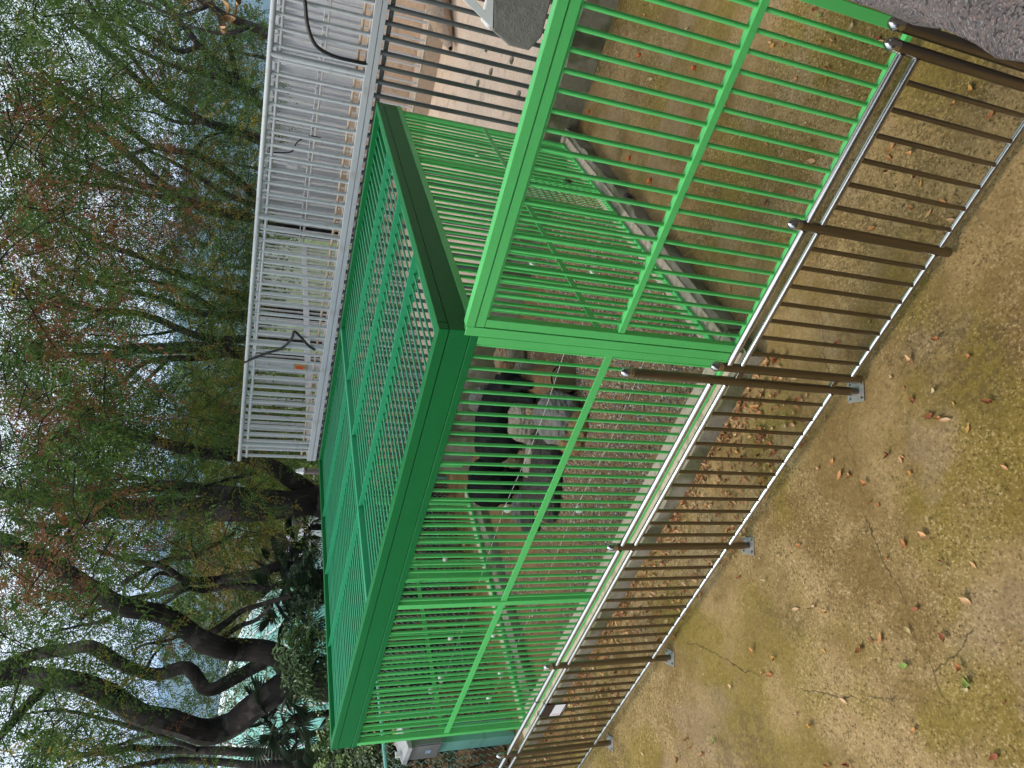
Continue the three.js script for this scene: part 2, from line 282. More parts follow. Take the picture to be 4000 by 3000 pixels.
// ---------------------------------------------------------------- green bear cage
const L = 5.52, D = 4.42, BR = .0135;
const cage = thing('bear_cage', 'bright green barred bear cage with a flat dark green barred roof', 'cage');
{
  const G = M.green, E = M.emerald, p = (n, g, m = G) => part(n, g, m, cage);
  // posts: the near corner post is three tubes welded side by side
  p('corner_post', bx(-.065, .18, -.03, -.004, 2.2, .03, .004)); p('corner_post', bx(-.002, .18, -.03, .068, 2.3, .032, .004)); p('corner_post', bx(-.06, .18, -.1, .0, 2.2, -.033, .004));
  p('post', bx(-L, .18, -.03, -L + .06, 2.2, .03, .004)); p('post', bx(-L, .18, -D, -L + .06, 2.2, -D + .06, .004)); p('post', bx(-.06, .18, -D, 0, 2.2, -D + .06, .004));
  p('post', bx(-3.03, .185, -.028, -2.965, 2.2, .028, .004)); p('post', bx(-L, .185, -2.2, -L + .06, 2.2, -2.1, .004)); p('post', bx(-.055, .185, -3.1, 0, 2.2, -3.04, .004));
  p('post', bx(-L, .185, -3.62, -L + .06, 2.2, -3.52, .004));
  // bottom, middle and top rails
  const rails = (y0, y1, nm, mm, t = .022) => { p(nm, bx(-L + .06, y0, -t, -.066, y1, t, .003), mm); p(nm, bx(-.045, y0, -D + .062, -.002, y1, -.102, .003), mm); p(nm, bx(-L + .005, y0, nm === 'bottom_rail' ? -3.9 : -D + .062, -L + .045, y1, -.032, .003), mm); };
  rails(.183, .215, 'bottom_rail', G);
  p('middle_rail', bx(-L + .02, 1.165, .014, -.066, 1.225, .022, .001)); p('middle_rail', bx(-.002, 1.2, -D + .06, .006, 1.25, -.1, .001)); p('middle_rail', bx(-L - .006, 1.2, -D + .06, -L + .002, 1.25, -.03, .001));
  // roof edge: upper tube, fascia plate, lower tube (dark green); the end wall has a light green lower tube
  const F0 = 2.2, F1 = 2.255, F2 = 2.405, F3 = 2.48;
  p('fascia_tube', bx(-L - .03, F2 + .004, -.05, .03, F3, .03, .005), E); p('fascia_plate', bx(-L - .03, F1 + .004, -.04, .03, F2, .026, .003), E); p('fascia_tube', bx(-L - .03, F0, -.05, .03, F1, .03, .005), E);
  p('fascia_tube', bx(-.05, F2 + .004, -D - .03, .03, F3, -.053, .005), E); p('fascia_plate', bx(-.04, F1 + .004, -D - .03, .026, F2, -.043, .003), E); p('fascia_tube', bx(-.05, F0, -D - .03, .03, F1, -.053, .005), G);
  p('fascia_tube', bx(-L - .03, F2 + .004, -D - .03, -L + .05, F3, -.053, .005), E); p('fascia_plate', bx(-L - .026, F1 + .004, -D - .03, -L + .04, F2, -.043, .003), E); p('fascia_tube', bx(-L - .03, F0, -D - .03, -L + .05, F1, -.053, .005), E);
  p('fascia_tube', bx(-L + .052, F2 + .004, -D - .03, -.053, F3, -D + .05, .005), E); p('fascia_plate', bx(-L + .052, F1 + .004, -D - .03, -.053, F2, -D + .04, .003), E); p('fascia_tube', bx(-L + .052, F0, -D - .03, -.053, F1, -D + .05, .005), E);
  // thin bright arris strip on the inner edge of the roof frame
  // roof: flat joists along the front, one main beam across, round bars across
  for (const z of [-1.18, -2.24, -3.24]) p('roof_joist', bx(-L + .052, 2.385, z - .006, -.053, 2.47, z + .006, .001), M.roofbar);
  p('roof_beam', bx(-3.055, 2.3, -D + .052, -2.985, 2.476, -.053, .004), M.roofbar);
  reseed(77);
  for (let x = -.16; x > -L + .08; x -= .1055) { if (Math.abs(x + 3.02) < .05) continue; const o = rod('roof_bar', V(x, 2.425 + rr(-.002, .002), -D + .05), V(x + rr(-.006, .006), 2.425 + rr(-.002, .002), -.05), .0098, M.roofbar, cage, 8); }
  // wall bars
  const bar = (x, z, y0 = .214, y1 = 2.2, r = BR) => rod('bar', V(x + rr(-.004, .004), y0, z + rr(-.003, .003)), V(x + rr(-.003, .003), y1, z), r, G, cage, 10);
  for (let x = -.085; x > -L + .07; x -= .1013) { if (Math.abs(x + 3) < .05) continue; bar(x, 0); }
  for (let z = -.16; z > -D + .08; z -= .105) { if (Math.abs(z + 3.07) < .06) continue; const door = z < -2.4 && z > -3.06; bar(-.024, z, door ? 1.3 : .214); }
  for (let z = -.14; z > -D + .08; z -= .105) { if (Math.abs(z + 2.15) < .08 || Math.abs(z + 3.57) < .08) continue; const open = z < -3.6; bar(-L + .025, z, open ? 1.3 : .214); }
  // light steel door with chain-link infill in the end wall
  const door = p('door', merge([bx(-.012, .215, -2.46, .026, 1.26, -2.42), bx(-.012, .215, -3.035, .026, 1.26, -2.995), bx(-.011, .216, -2.994, .025, .25, -2.461), bx(-.011, 1.225, -2.994, .025, 1.259, -2.461)]));
  const wires = []; const wz0 = -2.99, wz1 = -2.465, wy0 = .25, wy1 = 1.225, s = .055;
  for (let k = 0; k * s / 2 < wz1 - wz0 + .001; k++) { const zc = wz0 + k * s; if (zc > wz1) break; const pts = []; for (let j = 0; wy0 + j * s * .7 <= wy1; j++) pts.push(V(.012 + (j % 2 ? .009 : -.004), wy0 + j * s * .7, Math.min(wz1, zc + (j % 2 ? s * .55 : -s * .05)))); for (let j = 0; j + 1 < pts.length; j++) wires.push(rodG(pts[j], pts[j + 1], .0042, 5)); }
  part('door_mesh', merge(wires), G, door);
  const hook = new THREE.TorusGeometry(.03, .008, 6, 14, 4.2); hook.rotateY(Math.PI / 2); hook.translate(.05, .78, -3.03); part('hasp', merge([hook, rodG(V(.05, .72, -3.06), V(.05, .66, -2.98), .01)]), G, door);
  const pl = new THREE.TorusGeometry(.018, .004, 6, 12, Math.PI); pl.rotateY(.5); pl.translate(.06, .62, -3.0); part('padlock', merge([bx(.045, .565, -3.025, .07, .618, -2.978, .004), pl]), std([.09, .08, .07], { metalness: .7, roughness: .4 }), door);
  // electric-fence insulators and wires just inside the bars
  const ins = (x, y, z, dx, dz) => { const q = new THREE.Quaternion().setFromUnitVectors(YUP, V(dx, 0, dz)); const l = new THREE.LatheGeometry([[0, 0], [.016, 0], [.03, .004], [.034, .016], [.026, .022], [.02, .03], [.03, .036], [.03, .048], [.018, .058], [0, .06]].map(a => new THREE.Vector2(...a)), 14); const o = part('insulator', l, M.white, cage); o.position.set(x, y, z); o.quaternion.copy(q); };
  const wm = std([.6, .6, .58], { metalness: .6, roughness: .4 });
  for (const y of [1.48, .81]) for (const x of [-1.76, -4.4]) ins(x, y, -.02, 0, -1);
  for (const y of [1.45, .89]) for (const z of [-1.22, -3.6]) ins(-.04, y, z, -1, 0);
  for (const [y, z] of [[.8, -2.44], [.94, -1.18], [1.3, -.5], [.35, -1.2], [.6, -.35]]) ins(-L + .04, y, z, 1, 0);
  const wire = (a, b, sag = .03) => { const m = a.clone().lerp(b, .5); m.y -= sag; p('wire', limb([a, m, b], [.0022, .0022, .0022], 5), wm); };
  for (const y of [1.5, .83]) { wire(V(-L + .1, y - .05, -.065), V(-1.76, y, -.07)); wire(V(-1.76, y, -.07), V(-.09, y - .03, -.13)); }
  for (const y of [1.46, .9]) { wire(V(-.09, y - .03, -.13), V(-.09, y, -1.22)); wire(V(-.09, y, -1.22), V(-.09, y, -3.6)); }
  for (const y of [1.3, .9]) wire(V(-L + .1, y - .05, -.065), V(-L + .1, y, -D + .1));
}

// ---------------------------------------------------------------- open green fence beside the cage
{
  const f = thing('green_bar_fence', 'tall bright green bar fence running from the cage corner to the granite wall', 'fence'), G = M.green;
  part('top_tube', bx(.07, 2.248, -.03, 3.7, 2.312, .035, .005), G, f); part('top_tube', bx(.07, 2.18, -.03, 3.7, 2.244, .03, .005), G, f); part('top_angle', bx(.14, 2.165, -.012, 3.7, 2.179, .02, .002), G, f);
  part('stile', bx(.072, .18, -.03, .135, 2.178, .028, .004), G, f);
  part('middle_rail', bx(.137, 1.155, -.026, 2.34, 1.205, .026, .004), G, f); part('middle_rail', bx(2.42, 1.155, -.026, 3.7, 1.205, .026, .004), G, f);
  part('bottom_rail', bx(.137, .16, -.02, 3.7, .205, .022, .003), G, f);
  part('post', bx(2.345, 0, -.03, 2.41, 2.178, .03, .004), G, f); part('foot', bx(.08, 0, -.025, .13, .18, .025, .003), G, f);
  part('bracket', bx(2.36, 1.14, .031, 2.46, 1.23, .05, .003), G, f);
  reseed(99);
  for (let x = .208; x < 3.6; x += .108) { if (Math.abs(x - 2.38) < .06) continue; rod('bar', V(x + rr(-.003, .003), .2, 0), V(x + rr(-.004, .004), 2.17, 0), .0145, G, f, 10); }
}

// ---------------------------------------------------------------- stainless railing and its gate
const zf = .972;
const capGeo = (r) => new THREE.LatheGeometry([[0, .052], [.3 * r, .05], [.75 * r, .04], [1.12 * r, .02], [1.15 * r, .008], [.98 * r, .003], [1.06 * r, -.006], [1.06 * r, -.016], [.98 * r, -.02]].map(a => new THREE.Vector2(...a)), 20);
function ssPost(parent, x, y0, y1, r, plate) {
  const o = rod('post', V(x, y0, zf), V(x, y1, zf), r, M.satin, parent, 20); const c = part('cap', capGeo(r), M.steel, o); c.position.set(0, (y1 - y0) / 2 + .012, 0);
  if (plate) { const b = part('base_plate', bx(-.065, 0, -.065, .065, .008, .065, .002), M.plate, o); b.position.set(0, -(y1 - y0) / 2, 0); b.rotation.y = plate; for (const [i, j] of [[-1, -1], [1, -1], [-1, 1], [1, 1]]) { const n = part('bolt', new THREE.CylinderGeometry(.009, .009, .014, 6), M.plate, o); n.position.copy(V(i * .045, .015, j * .045).applyAxisAngle(YUP, plate)); n.position.y += -(y1 - y0) / 2; } }
  return o;
}
{
  const r = thing('steel_railing', 'polished stainless railing with thin upright bars in front of the cage', 'railing');
  ssPost(r, .48, 0, 1.63, .027, .8);
  for (let k = 1; k <= 6; k++) ssPost(r, .48 - 1.497 * k, 0, 1.135, .0255, k % 2 ? .78 : .8);
  for (let k = 0; k < 6; k++) {
    const x1 = .48 - 1.497 * k - .028, x0 = .48 - 1.497 * (k + 1) + .028;
    rod('top_rail', V(x0, 1.09, zf), V(x1, 1.09, zf), .0205, M.steel, r, 16); rod('second_rail', V(x0, .985, zf), V(x1, .985, zf), .0175, M.steel, r, 16); rod('bottom_rail', V(x0, .185, zf), V(x1, .185, zf), .0175, M.steel, r, 16);
    for (let j = 1; j < 12; j++) { const x = .48 - 1.497 * (k + j / 12); rod('upright', V(x, .2, zf), V(x, .97, zf), .0125, M.satin, r, 10); }
  }
  for (const [x, y] of [[-1.8, .62], [-2.05, .32], [-3.05, 1.09]]) { const t = new THREE.TorusGeometry(y > 1 ? .0245 : .0115, .0028, 6, 16); if (y > 1) t.rotateY(Math.PI / 2); else t.rotateX(Math.PI / 2); const o = part('cable_tie', t, M.black, r); o.position.set(x === -1.8 ? .48 - 1.497 * (1 + 6 / 12) : x === -2.05 ? .48 - 1.497 * (1 + 9 / 12) : x, y, zf); }
  const g = thing('steel_gate', 'polished stainless gate leaf hinged on the tall railing post', 'gate', [0, 0, 0]);
  ssPost(g, .575, .04, 1.085, .0265); ssPost(g, 1.475, .04, 1.085, .027); ssPost(g, 2.335, .04, 1.085, .0265);
  const gr = (x0, x1) => { rod('top_rail', V(x0, 1.035, zf), V(x1, 1.035, zf), .0205, M.steel, g, 16); rod('second_rail', V(x0, .945, zf), V(x1, .945, zf), .0175, M.steel, g, 16); rod('bottom_rail', V(x0, .12, zf), V(x1, .12, zf), .018, M.steel, g, 16); };
  gr(.6, 1.45); gr(1.5, 2.31);
  for (let j = 1; j < 8; j++) rod('upright', V(.575 + .9 * j / 8, .13, zf), V(.575 + .9 * j / 8, .93, zf), .0128, M.satin, g, 10);
  for (let j = 1; j < 7; j++) rod('upright', V(1.475 + .86 * j / 7, .13, zf), V(1.475 + .86 * j / 7, .93, zf), .0128, M.satin, g, 10);
  for (const y of [.22, .93]) part('hinge', bx(.505, y - .02, zf - .012, .552, y + .02, zf + .012, .003), M.satin, g);
  part('latch', bx(2.2, .985, zf - .035, 2.3, 1.0, zf - .024, .002), M.satin, g);
  const lp = thing('gate_post', 'polished stainless latch post between the gate and the granite wall', 'post');
  ssPost(lp, 2.412, 0, 1.12, .0275, .78);
}
// warning sign hung on the railing
{
  const s = thing('warning_sign', 'small dark warning sign with a white panel hung on the railing', 'sign', [-3.2, .885, zf + .026]);
  const cv = document.createElement('canvas'); cv.width = 420; cv.height = 420; const c = cv.getContext('2d');
  c.fillStyle = '#2a1e22'; c.fillRect(0, 0, 420, 420); c.fillStyle = '#e9eef2'; c.fillRect(18, 170, 384, 205);
  c.fillStyle = '#f2f2f2'; c.textAlign = 'center'; c.font = 'bold 62px sans-serif'; c.fillText('울타리 안에 손을', 210, 72, 390); c.fillText('넣지 마십시오', 210, 145, 350);
  c.fillStyle = '#7d4a66'; c.font = 'bold 78px sans-serif'; c.fillText('고압선', 255, 258, 230); c.fillText('감전주의', 255, 350, 270);
  c.strokeStyle = '#c03048'; c.lineWidth = 9; c.beginPath(); c.moveTo(95, 190); c.lineTo(55, 255); c.lineTo(92, 262); c.lineTo(52, 318); c.lineTo(84, 325); c.lineTo(60, 362); c.stroke();
  c.fillStyle = '#c9c9c9'; c.fillRect(130, 393, 160, 9);
  const tx = new THREE.CanvasTexture(cv); tx.colorSpace = THREE.SRGBColorSpace;
  part('board', bx(-.105, -.105, -.006, .105, .105, -.0005, .002), std([.02, .014, .016], { roughness: .4 }), s);
  part('printed_face', new THREE.PlaneGeometry(.204, .204).translate(0, 0, .0012), std(null, { map: tx, roughness: .4 }), s);
  for (const x of [-.09, .09]) { const t = new THREE.TorusGeometry(.0245, .003, 6, 18); t.rotateY(Math.PI / 2); const o = part('tie', t, M.black, s); o.position.set(x, .1, -.026); }
}

// ---------------------------------------------------------------- grey steel cage behind
{
  const Z = -4.72, ZB = -11.85, X0 = -5.78, X1 = 5, B = 2.49, BT = 2.625, T = 3.63;
  const c = thing('grey_steel_cage', 'large grey steel cage of round bars behind the green cage', 'cage');
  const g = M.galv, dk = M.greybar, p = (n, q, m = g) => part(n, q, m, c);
  reseed(31);
  const side = (nm, a, b, n, fn) => { for (let i = 0; i <= n; i++) { const t = i / n, q = a.clone().lerp(b, t); fn(q, i); } };
  // front: beam with a groove, dark lower bars on the base wall, pale upper bars to the top pipe
  p('beam', bx(X0, B + .063, Z - .05, X1, BT, Z + .05, .004)); p('beam', bx(X0, B, Z - .05, X1, B + .059, Z + .046, .004)); p('beam', bx(X0, BT + .002, Z - .05, X1, BT + .02, Z - .01, .004), M.cap);
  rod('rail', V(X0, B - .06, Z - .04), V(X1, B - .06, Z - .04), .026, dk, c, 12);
  rod('top_pipe', V(X0 - .05, T, Z + .02), V(X1, T, Z + .02), .032, g, c, 14); rod('rail', V(X0, T - .1, Z), V(X1, T - .1, Z), .02, g, c, 10); rod('rail', V(X0, BT + .09, Z - .02), V(X1, BT + .09, Z - .02), .016, std([.5, .36, .25], { roughness: .7 }), c, 10);
  const n = Math.round((X1 - X0) / .1555);
  side('', V(X0 + .03, 0, Z), V(X1, 0, Z), n, (q, i) => {
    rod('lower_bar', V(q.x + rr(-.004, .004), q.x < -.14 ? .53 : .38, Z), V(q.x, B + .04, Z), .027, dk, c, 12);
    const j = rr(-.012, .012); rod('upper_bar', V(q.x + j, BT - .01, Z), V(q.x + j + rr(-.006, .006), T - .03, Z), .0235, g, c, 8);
  });
  for (const x of [-5.5, -3.59, -1.69, .22, 2.1, 4]) rod('post', V(x, BT - .01, Z + .012), V(x + .004, T, Z + .015), .036, g, c, 14);
  // end wall
  p('beam', bx(X0, B + .03, ZB, X0 + .08, BT, Z - .055, .004)); rod('top_pipe', V(X0, T, ZB), V(X0, T, Z), .03, g, c, 12); rod('rail', V(X0 + .04, T - .1, ZB), V(X0 + .04, T - .1, Z), .02, g, c, 8);
  side('', V(X0 + .04, 0, ZB), V(X0 + .04, 0, Z - .15), 45, (q, i) => { rod('lower_bar', V(q.x, .35, q.z), V(q.x, B + .04, q.z), .024, g, c, 8); rod('upper_bar', V(q.x, BT - .01, q.z), V(q.x, T - .03, q.z + rr(-.005, .005)), .02, g, c, 8); });
  for (const z of [-6.6, -8.5, -10.4]) rod('post', V(X0 + .04, .3, z), V(X0 + .04, T, z), .04, g, c, 12);
  // far wall on its own base
  p('far_base', rough(X0, .3, ZB - .16, X1, .68, ZB + .12, .2, .012), std([.75, .72, .7], { ...capTex, bumpScale: .006 })); p('far_base_cap', bx(X0, .678, ZB - .15, X1, .7, ZB + .09), M.cap);
  p('beam', bx(X0 + .085, B + .2, ZB - .05, X1, BT + .08, ZB + .05, .004)); rod('rail', V(X0, B + .12, ZB), V(X1, B + .12, ZB), .03, g, c, 10); rod('top_pipe', V(X0, T, ZB), V(X1, T, ZB), .03, g, c, 12);
  side('', V(X0 + .2, 0, ZB), V(X1, 0, ZB), 62, (q, i) => { rod('far_bar', V(q.x, .69, ZB), V(q.x, T - .02, ZB), .024, g, c, 8); });
  for (const x of [-3.9, -2, -.1, 1.8]) { p('far_bracket', bx(x - .03, 2.9, ZB + .03, x + .03, 3.12, ZB + .1)); }
  struct('enclosure_floor', planar(new THREE.BoxGeometry(X1 - X0, .36, 7.2).translate((X0 + X1) / 2, .17, -8.35)), M.sand);
  // joints in the floor slab are recessed strips between the poured bays
  // cables
  const cable = (pts, lab, r = .016) => solo('cable', limb(pts, pts.map(() => r), 8), M.black, lab, 'cable');
  cable([V(1.3, 3.5, -4.66), V(.82, 3.33, -4.66), V(.6, 3.28, -4.66), V(.42, 3.18, -4.66), V(.35, 3.0, -4.665), V(.34, 2.74, -4.67), V(.34, 2.6, -4.69)], 'thick black cable curving down the pale bars above the beam', .02);
  cable([V(-.62, 3.0, -4.79), V(-.62, 3.13, -4.78), V(-.72, 3.26, -4.78), V(-.84, 3.31, -4.78), V(-.88, 3.45, -4.78), V(-.89, 3.58, -4.76)], 'thin black cable looped behind the pale bars', .009);
  cable([V(-3.92, 3.66, -4.68), V(-3.83, 3.55, -4.67), V(-3.7, 3.35, -4.66), V(-3.61, 3.19, -4.66), V(-3.42, 3.07, -4.66), V(-3.31, 3.05, -4.66), V(-3.4, 2.95, -4.66), V(-3.55, 2.82, -4.67), V(-3.6, 2.74, -4.68)], 'kinked black cable hanging over the top pipe of the grey cage', .018);
  const v = thing('water_pipe', 'pale vertical pipe with an orange valve behind the grey bars', 'pipe'); rod('pipe', V(-4.16, .3, -5.0), V(-4.16, 3.62, -5.0), .04, M.galv, v, 12); rod('valve_body', V(-4.16, 2.78, -5.0), V(-4.16, 2.98, -5.0), .05, std([.5, .36, .2], { metalness: .5, roughness: .4 }), v, 12); part('valve_handle', bx(-4.2, 2.84, -4.95, -4.12, 2.95, -4.93), std([.7, .12, .02]), v);
  // worn log on the floor
  const lg = solo('worn_log', merge([limb([onY(1700, -60, .62), onY(1712, 30, .6), onY(1730, 110, .55), onY(1760, 190, .48)], [.2, .24, .2, .04], 14, .25), limb([onY(1690, 60, .6), onY(1700, 100, .55), onY(1715, 145, .48)], [.13, .1, .02], 10, .2)]), std([.42, .32, .24], { map: rockTex.map, bumpMap: rockTex.bumpMap, bumpScale: .01, roughness: .85 }), 'pale barkless log with brown stubs on the beige floor', 'log');
  for (let i = 0; i < 5; i++) { const q = onY(pick([1780, 1840, 1990, 2010, 1900]) + i * 9, 190 + i * 45, .36); const s = solo('floor_stone', new THREE.IcosahedronGeometry(.06, 1).scale(1, .55, 1), M.concrete, 'small grey stone lying on the beige enclosure floor', 'stone', 'stones on the beige floor'); s.position.copy(q); }
}
// pale shed behind the grey cage
{
  const b = thing('panel_shed', 'long low shed with pale grey upper panels and beige lower wall', 'building');
  part('lower_wall', bx(-6.2, -.4, -14.4, 6, 1.75, -13.6, .01), M.sand, b); const m = std([.52, .55, .59], { roughness: .55 });
  for (let x = -6.2; x < 5.9; x += .6) { const gs = [bx(x, 1.75, -14.38, x + .595, 3.5, -13.66, .004)]; for (let k = 0; k < 4; k++) gs.push(bx(x + .05 + k * .15, 1.76, -13.655, x + .1 + k * .15, 3.49, -13.63, .003)); part('panel', merge(gs), m, b); }
  part('roof', bx(-6.3, 3.5, -16, 6.1, 3.56, -13.5), m, b); part('end_wall', bx(-6.2, -.4, -15.9, -6.1, 3.49, -14.42), m, b);
  struct('back_floor', planar(new THREE.BoxGeometry(11, .3, 1.5).translate(-.4, .35, -12.8)), M.sand);
}
// concrete beam end with a white bracket, carried by a column out of view
{
  const c = thing('concrete_beam', 'weathered concrete beam end with a white metal bracket above the corridor', 'beam');
  const sh = new THREE.Shape([[1.56, 2.17], [1.5, 2.04], [1.5, 1.9], [1.6, 1.84], [3.2, 1.86], [3.2, 2.24], [1.75, 2.22]].map(a => new THREE.Vector2(...a)));
  const g = new THREE.ExtrudeGeometry(sh, { depth: .26, bevelEnabled: true, bevelSize: .012, bevelThickness: .012, bevelSegments: 2, steps: 1 }); g.translate(0, 0, -1.74); part('beam_body', planar(g), std([.82, .86, 1.05], { map: concreteTex.map, bumpMap: concreteTex.bumpMap, bumpScale: .01, roughness: .9 }), c);
  part('column', rough(2.9, 0, -1.8, 3.25, 1.845, -1.45, .2, .015), M.concrete, c);
  const t = new THREE.Shape([[1.57, 2.19], [1.76, 2.55], [2.4, 2.55], [2.4, 2.235], [1.74, 2.232]].map(a => new THREE.Vector2(...a))); const hole = new THREE.Path([[1.66, 2.27], [1.8, 2.28], [1.8, 2.44], [1.74, 2.4]].map(a => new THREE.Vector2(...a))); t.holes.push(hole);
  const w = new THREE.ExtrudeGeometry(t, { depth: .02, bevelEnabled: true, bevelSize: .003, bevelThickness: .003, bevelSegments: 1 }); w.translate(0, 0, -1.49); part('white_bracket', planar(w), std([.72, .73, .75], { ...paintTex, bumpScale: .001, roughness: .5 }), c);
  const w2 = bx(1.56, 2.205, -1.72, 2.4, 2.226, -1.495); part('white_bracket', w2, M.white, c);
  for (const [x, y] of [[1.73, 2.31], [1.76, 2.345]]) part('bolt', rodG(V(x, y, -1.47), V(x + .005, y, -1.43), .013, 6), std([.2, .11, .06], { metalness: .5, roughness: .6 }), c);
}
// granite wall beside the gate and the terrace the picture is taken from
{
  const w = thing('granite_wall', 'rough grey granite wall top at the right edge beside the gate', 'wall');
  part('wall_body', rough(2.5, 0, .6, 3.0, 2.52, 3.95, .12, .03, 9), M.granite, w); part('coping', rough(2.478, 2.52, .5, 3.1, 2.7, 3.98, .05, .025, 14), M.granite, w);
  const t = thing('terrace', 'granite-faced viewing terrace behind the railing path', 'terrace'); part('terrace_body', rough(-1, 0, 4.3, 9, 2.1, 9, .4, .02), M.granite, t); part('terrace_body', bx(3.0, 0, 1.2, 9, 2.1, 4.29, .01), M.granite, t);
}

// ---------------------------------------------------------------- bears
function body(joints, cell, k, mat, name, label, group) {
  const lo = V(9, 9, 9), hi = V(-9e3, -9e3, -9e3).set(-99, -99, -99); lo.set(99, 99, 99);
  for (const [a, b, ra, rb] of joints) for (const [q, r] of [[a, ra], [b, rb]]) { lo.min(q.clone().subScalar(r + .06)); hi.max(q.clone().addScalar(r + .06)); }
  const c = lo.clone().add(hi).multiplyScalar(.5), half = Math.max(hi.x - lo.x, hi.y - lo.y, hi.z - lo.z) / 2, res = Math.min(110, Math.ceil(2 * half / cell)), mc = new MarchingCubes(res, mat, false, false, 260000);
  mc.isolation = 0; const P = V(0, 0, 0), ab = V(0, 0, 0), ap = V(0, 0, 0);
  for (let z = 0; z < res; z++) for (let y = 0; y < res; y++) for (let x = 0; x < res; x++) {
    P.set((x - res / 2) / (res / 2), (y - res / 2) / (res / 2), (z - res / 2) / (res / 2)).multiplyScalar(half).add(c);
    let d = 9; for (const [a, b, ra, rb] of joints) { ab.subVectors(b, a); ap.subVectors(P, a); const t = clamp(ap.dot(ab) / Math.max(1e-6, ab.lengthSq())), q = ap.addScaledVector(ab, -t).length() - lerp(ra, rb, t); const h = clamp(.5 + .5 * (d - q) / k); d = lerp(d, q, h) - k * h * (1 - h); }
    d += .012 * (n3(P.x * 22, P.y * 12, P.z * 22) - .5) + .006 * (n3(P.x * 60, P.y * 26, P.z * 60) - .5);
    mc.field[x + y * res + z * res * res] = -d;
  }
  mc.update(); const n = mc.count, pos = new Float32Array(n * 3);
  for (let i = 0; i < n; i++) { pos[3 * i] = mc.positionArray[3 * i] * half + c.x; pos[3 * i + 1] = mc.positionArray[3 * i + 1] * half + c.y; pos[3 * i + 2] = mc.positionArray[3 * i + 2] * half + c.z; }
  const g = new THREE.BufferGeometry(); g.setAttribute('position', new THREE.BufferAttribute(pos, 3)); const nn = new Float32Array(n * 3); for (let i = 0; i < n * 3; i++) nn[i] = mc.normalArray[i]; g.setAttribute('normal', new THREE.BufferAttribute(nn, 3));
  g.computeVertexNormals(); const gn = g.attributes.normal; for (let i = 0; i < n; i++) { const l = Math.hypot(mc.normalArray[3 * i], mc.normalArray[3 * i + 1], mc.normalArray[3 * i + 2]) || 1; const dx = mc.normalArray[3 * i] / l, dy = mc.normalArray[3 * i + 1] / l, dz = mc.normalArray[3 * i + 2] / l, s = dx * gn.getX(i) + dy * gn.getY(i) + dz * gn.getZ(i) < 0 ? -1 : 1; gn.setXYZ(i, dx * s, dy * s, dz * s); }
  planar(g); return g;
}
const fur = phy([.0045, .0045, .005], { bumpMap: barkTex.bumpMap, bumpScale: .012, roughness: .6, specularIntensity: .28 });
{
  const J = (px, py, h) => onY(px, py, h), seg = (a, b, ra, rb) => [a, b, ra, rb];
  const rump = J(1930, 1735, .5), mid = J(1935, 1640, .55), sh = J(1958, 1550, .52), neck = J(1975, 1518, .52), head = J(1988, 1487, .53), snout = J(2022, 1466, .45);
  const el1 = J(2005, 1545, .44), p1 = J(2078, 1560, .3), el2 = J(2030, 1500, .45), p2 = J(2070, 1505, .38), kn = J(1990, 1730, .4), ft = J(2010, 1768, .24), ear = J(1945, 1473, .62), ear2 = J(1968, 1508, .66);
  const g1 = body([seg(rump, mid, .26, .255), seg(mid, sh, .255, .225), seg(sh, neck, .22, .16), seg(neck, head, .165, .135), seg(head, snout, .115, .05), seg(ear, head, .035, .05), seg(ear2, head, .035, .05), seg(sh, el1, .12, .085), seg(el1, p1, .08, .06), seg(sh, el2, .11, .075), seg(el2, p2, .07, .055), seg(rump, kn, .19, .13), seg(kn, ft, .1, .07)], .021, .05);
  const b1 = solo('black_bear', g1, fur, 'black bear stretched out on the rocks with its paws hanging over', 'bear');
  part('muzzle', new THREE.SphereGeometry(.05, 14, 10).scale(1, .85, 1).translate(snout.x, snout.y, snout.z), std([.075, .05, .035], { roughness: .7 }), b1);
  const hip = J(1890, 1850, .42), back = J(1900, 1905, .44), s2 = J(1935, 1908, .4), h2 = J(1975, 1905, .36), n2_ = J(2012, 1906, .27);
  const g2 = body([seg(hip, back, .22, .25), seg(back, s2, .25, .19), seg(s2, h2, .16, .14), seg(h2, n2_, .11, .05), seg(J(1955, 1875, .46), h2, .04, .05), seg(J(1950, 1935, .46), h2, .04, .05), seg(s2, J(1990, 1850, .28), .11, .08), seg(J(1990, 1850, .28), J(2035, 1852, .18), .075, .055), seg(s2, J(1960, 1945, .25), .11, .08), seg(J(1960, 1945, .25), J(1990, 1955, .17), .075, .055), seg(hip, J(1960, 1815, .25), .17, .1), seg(J(1960, 1815, .25), J(1975, 1840, .17), .09, .07), seg(back, J(1925, 1945, .3), .2, .14)], .021, .05);
  const b2 = solo('black_bear', g2, fur, 'black bear curled up with its head towards the dark slabs', 'bear');
  part('muzzle', new THREE.SphereGeometry(.046, 14, 10).scale(1, .85, 1).translate(n2_.x, n2_.y, n2_.z), std([.075, .05, .035], { roughness: .7 }), b2);
}

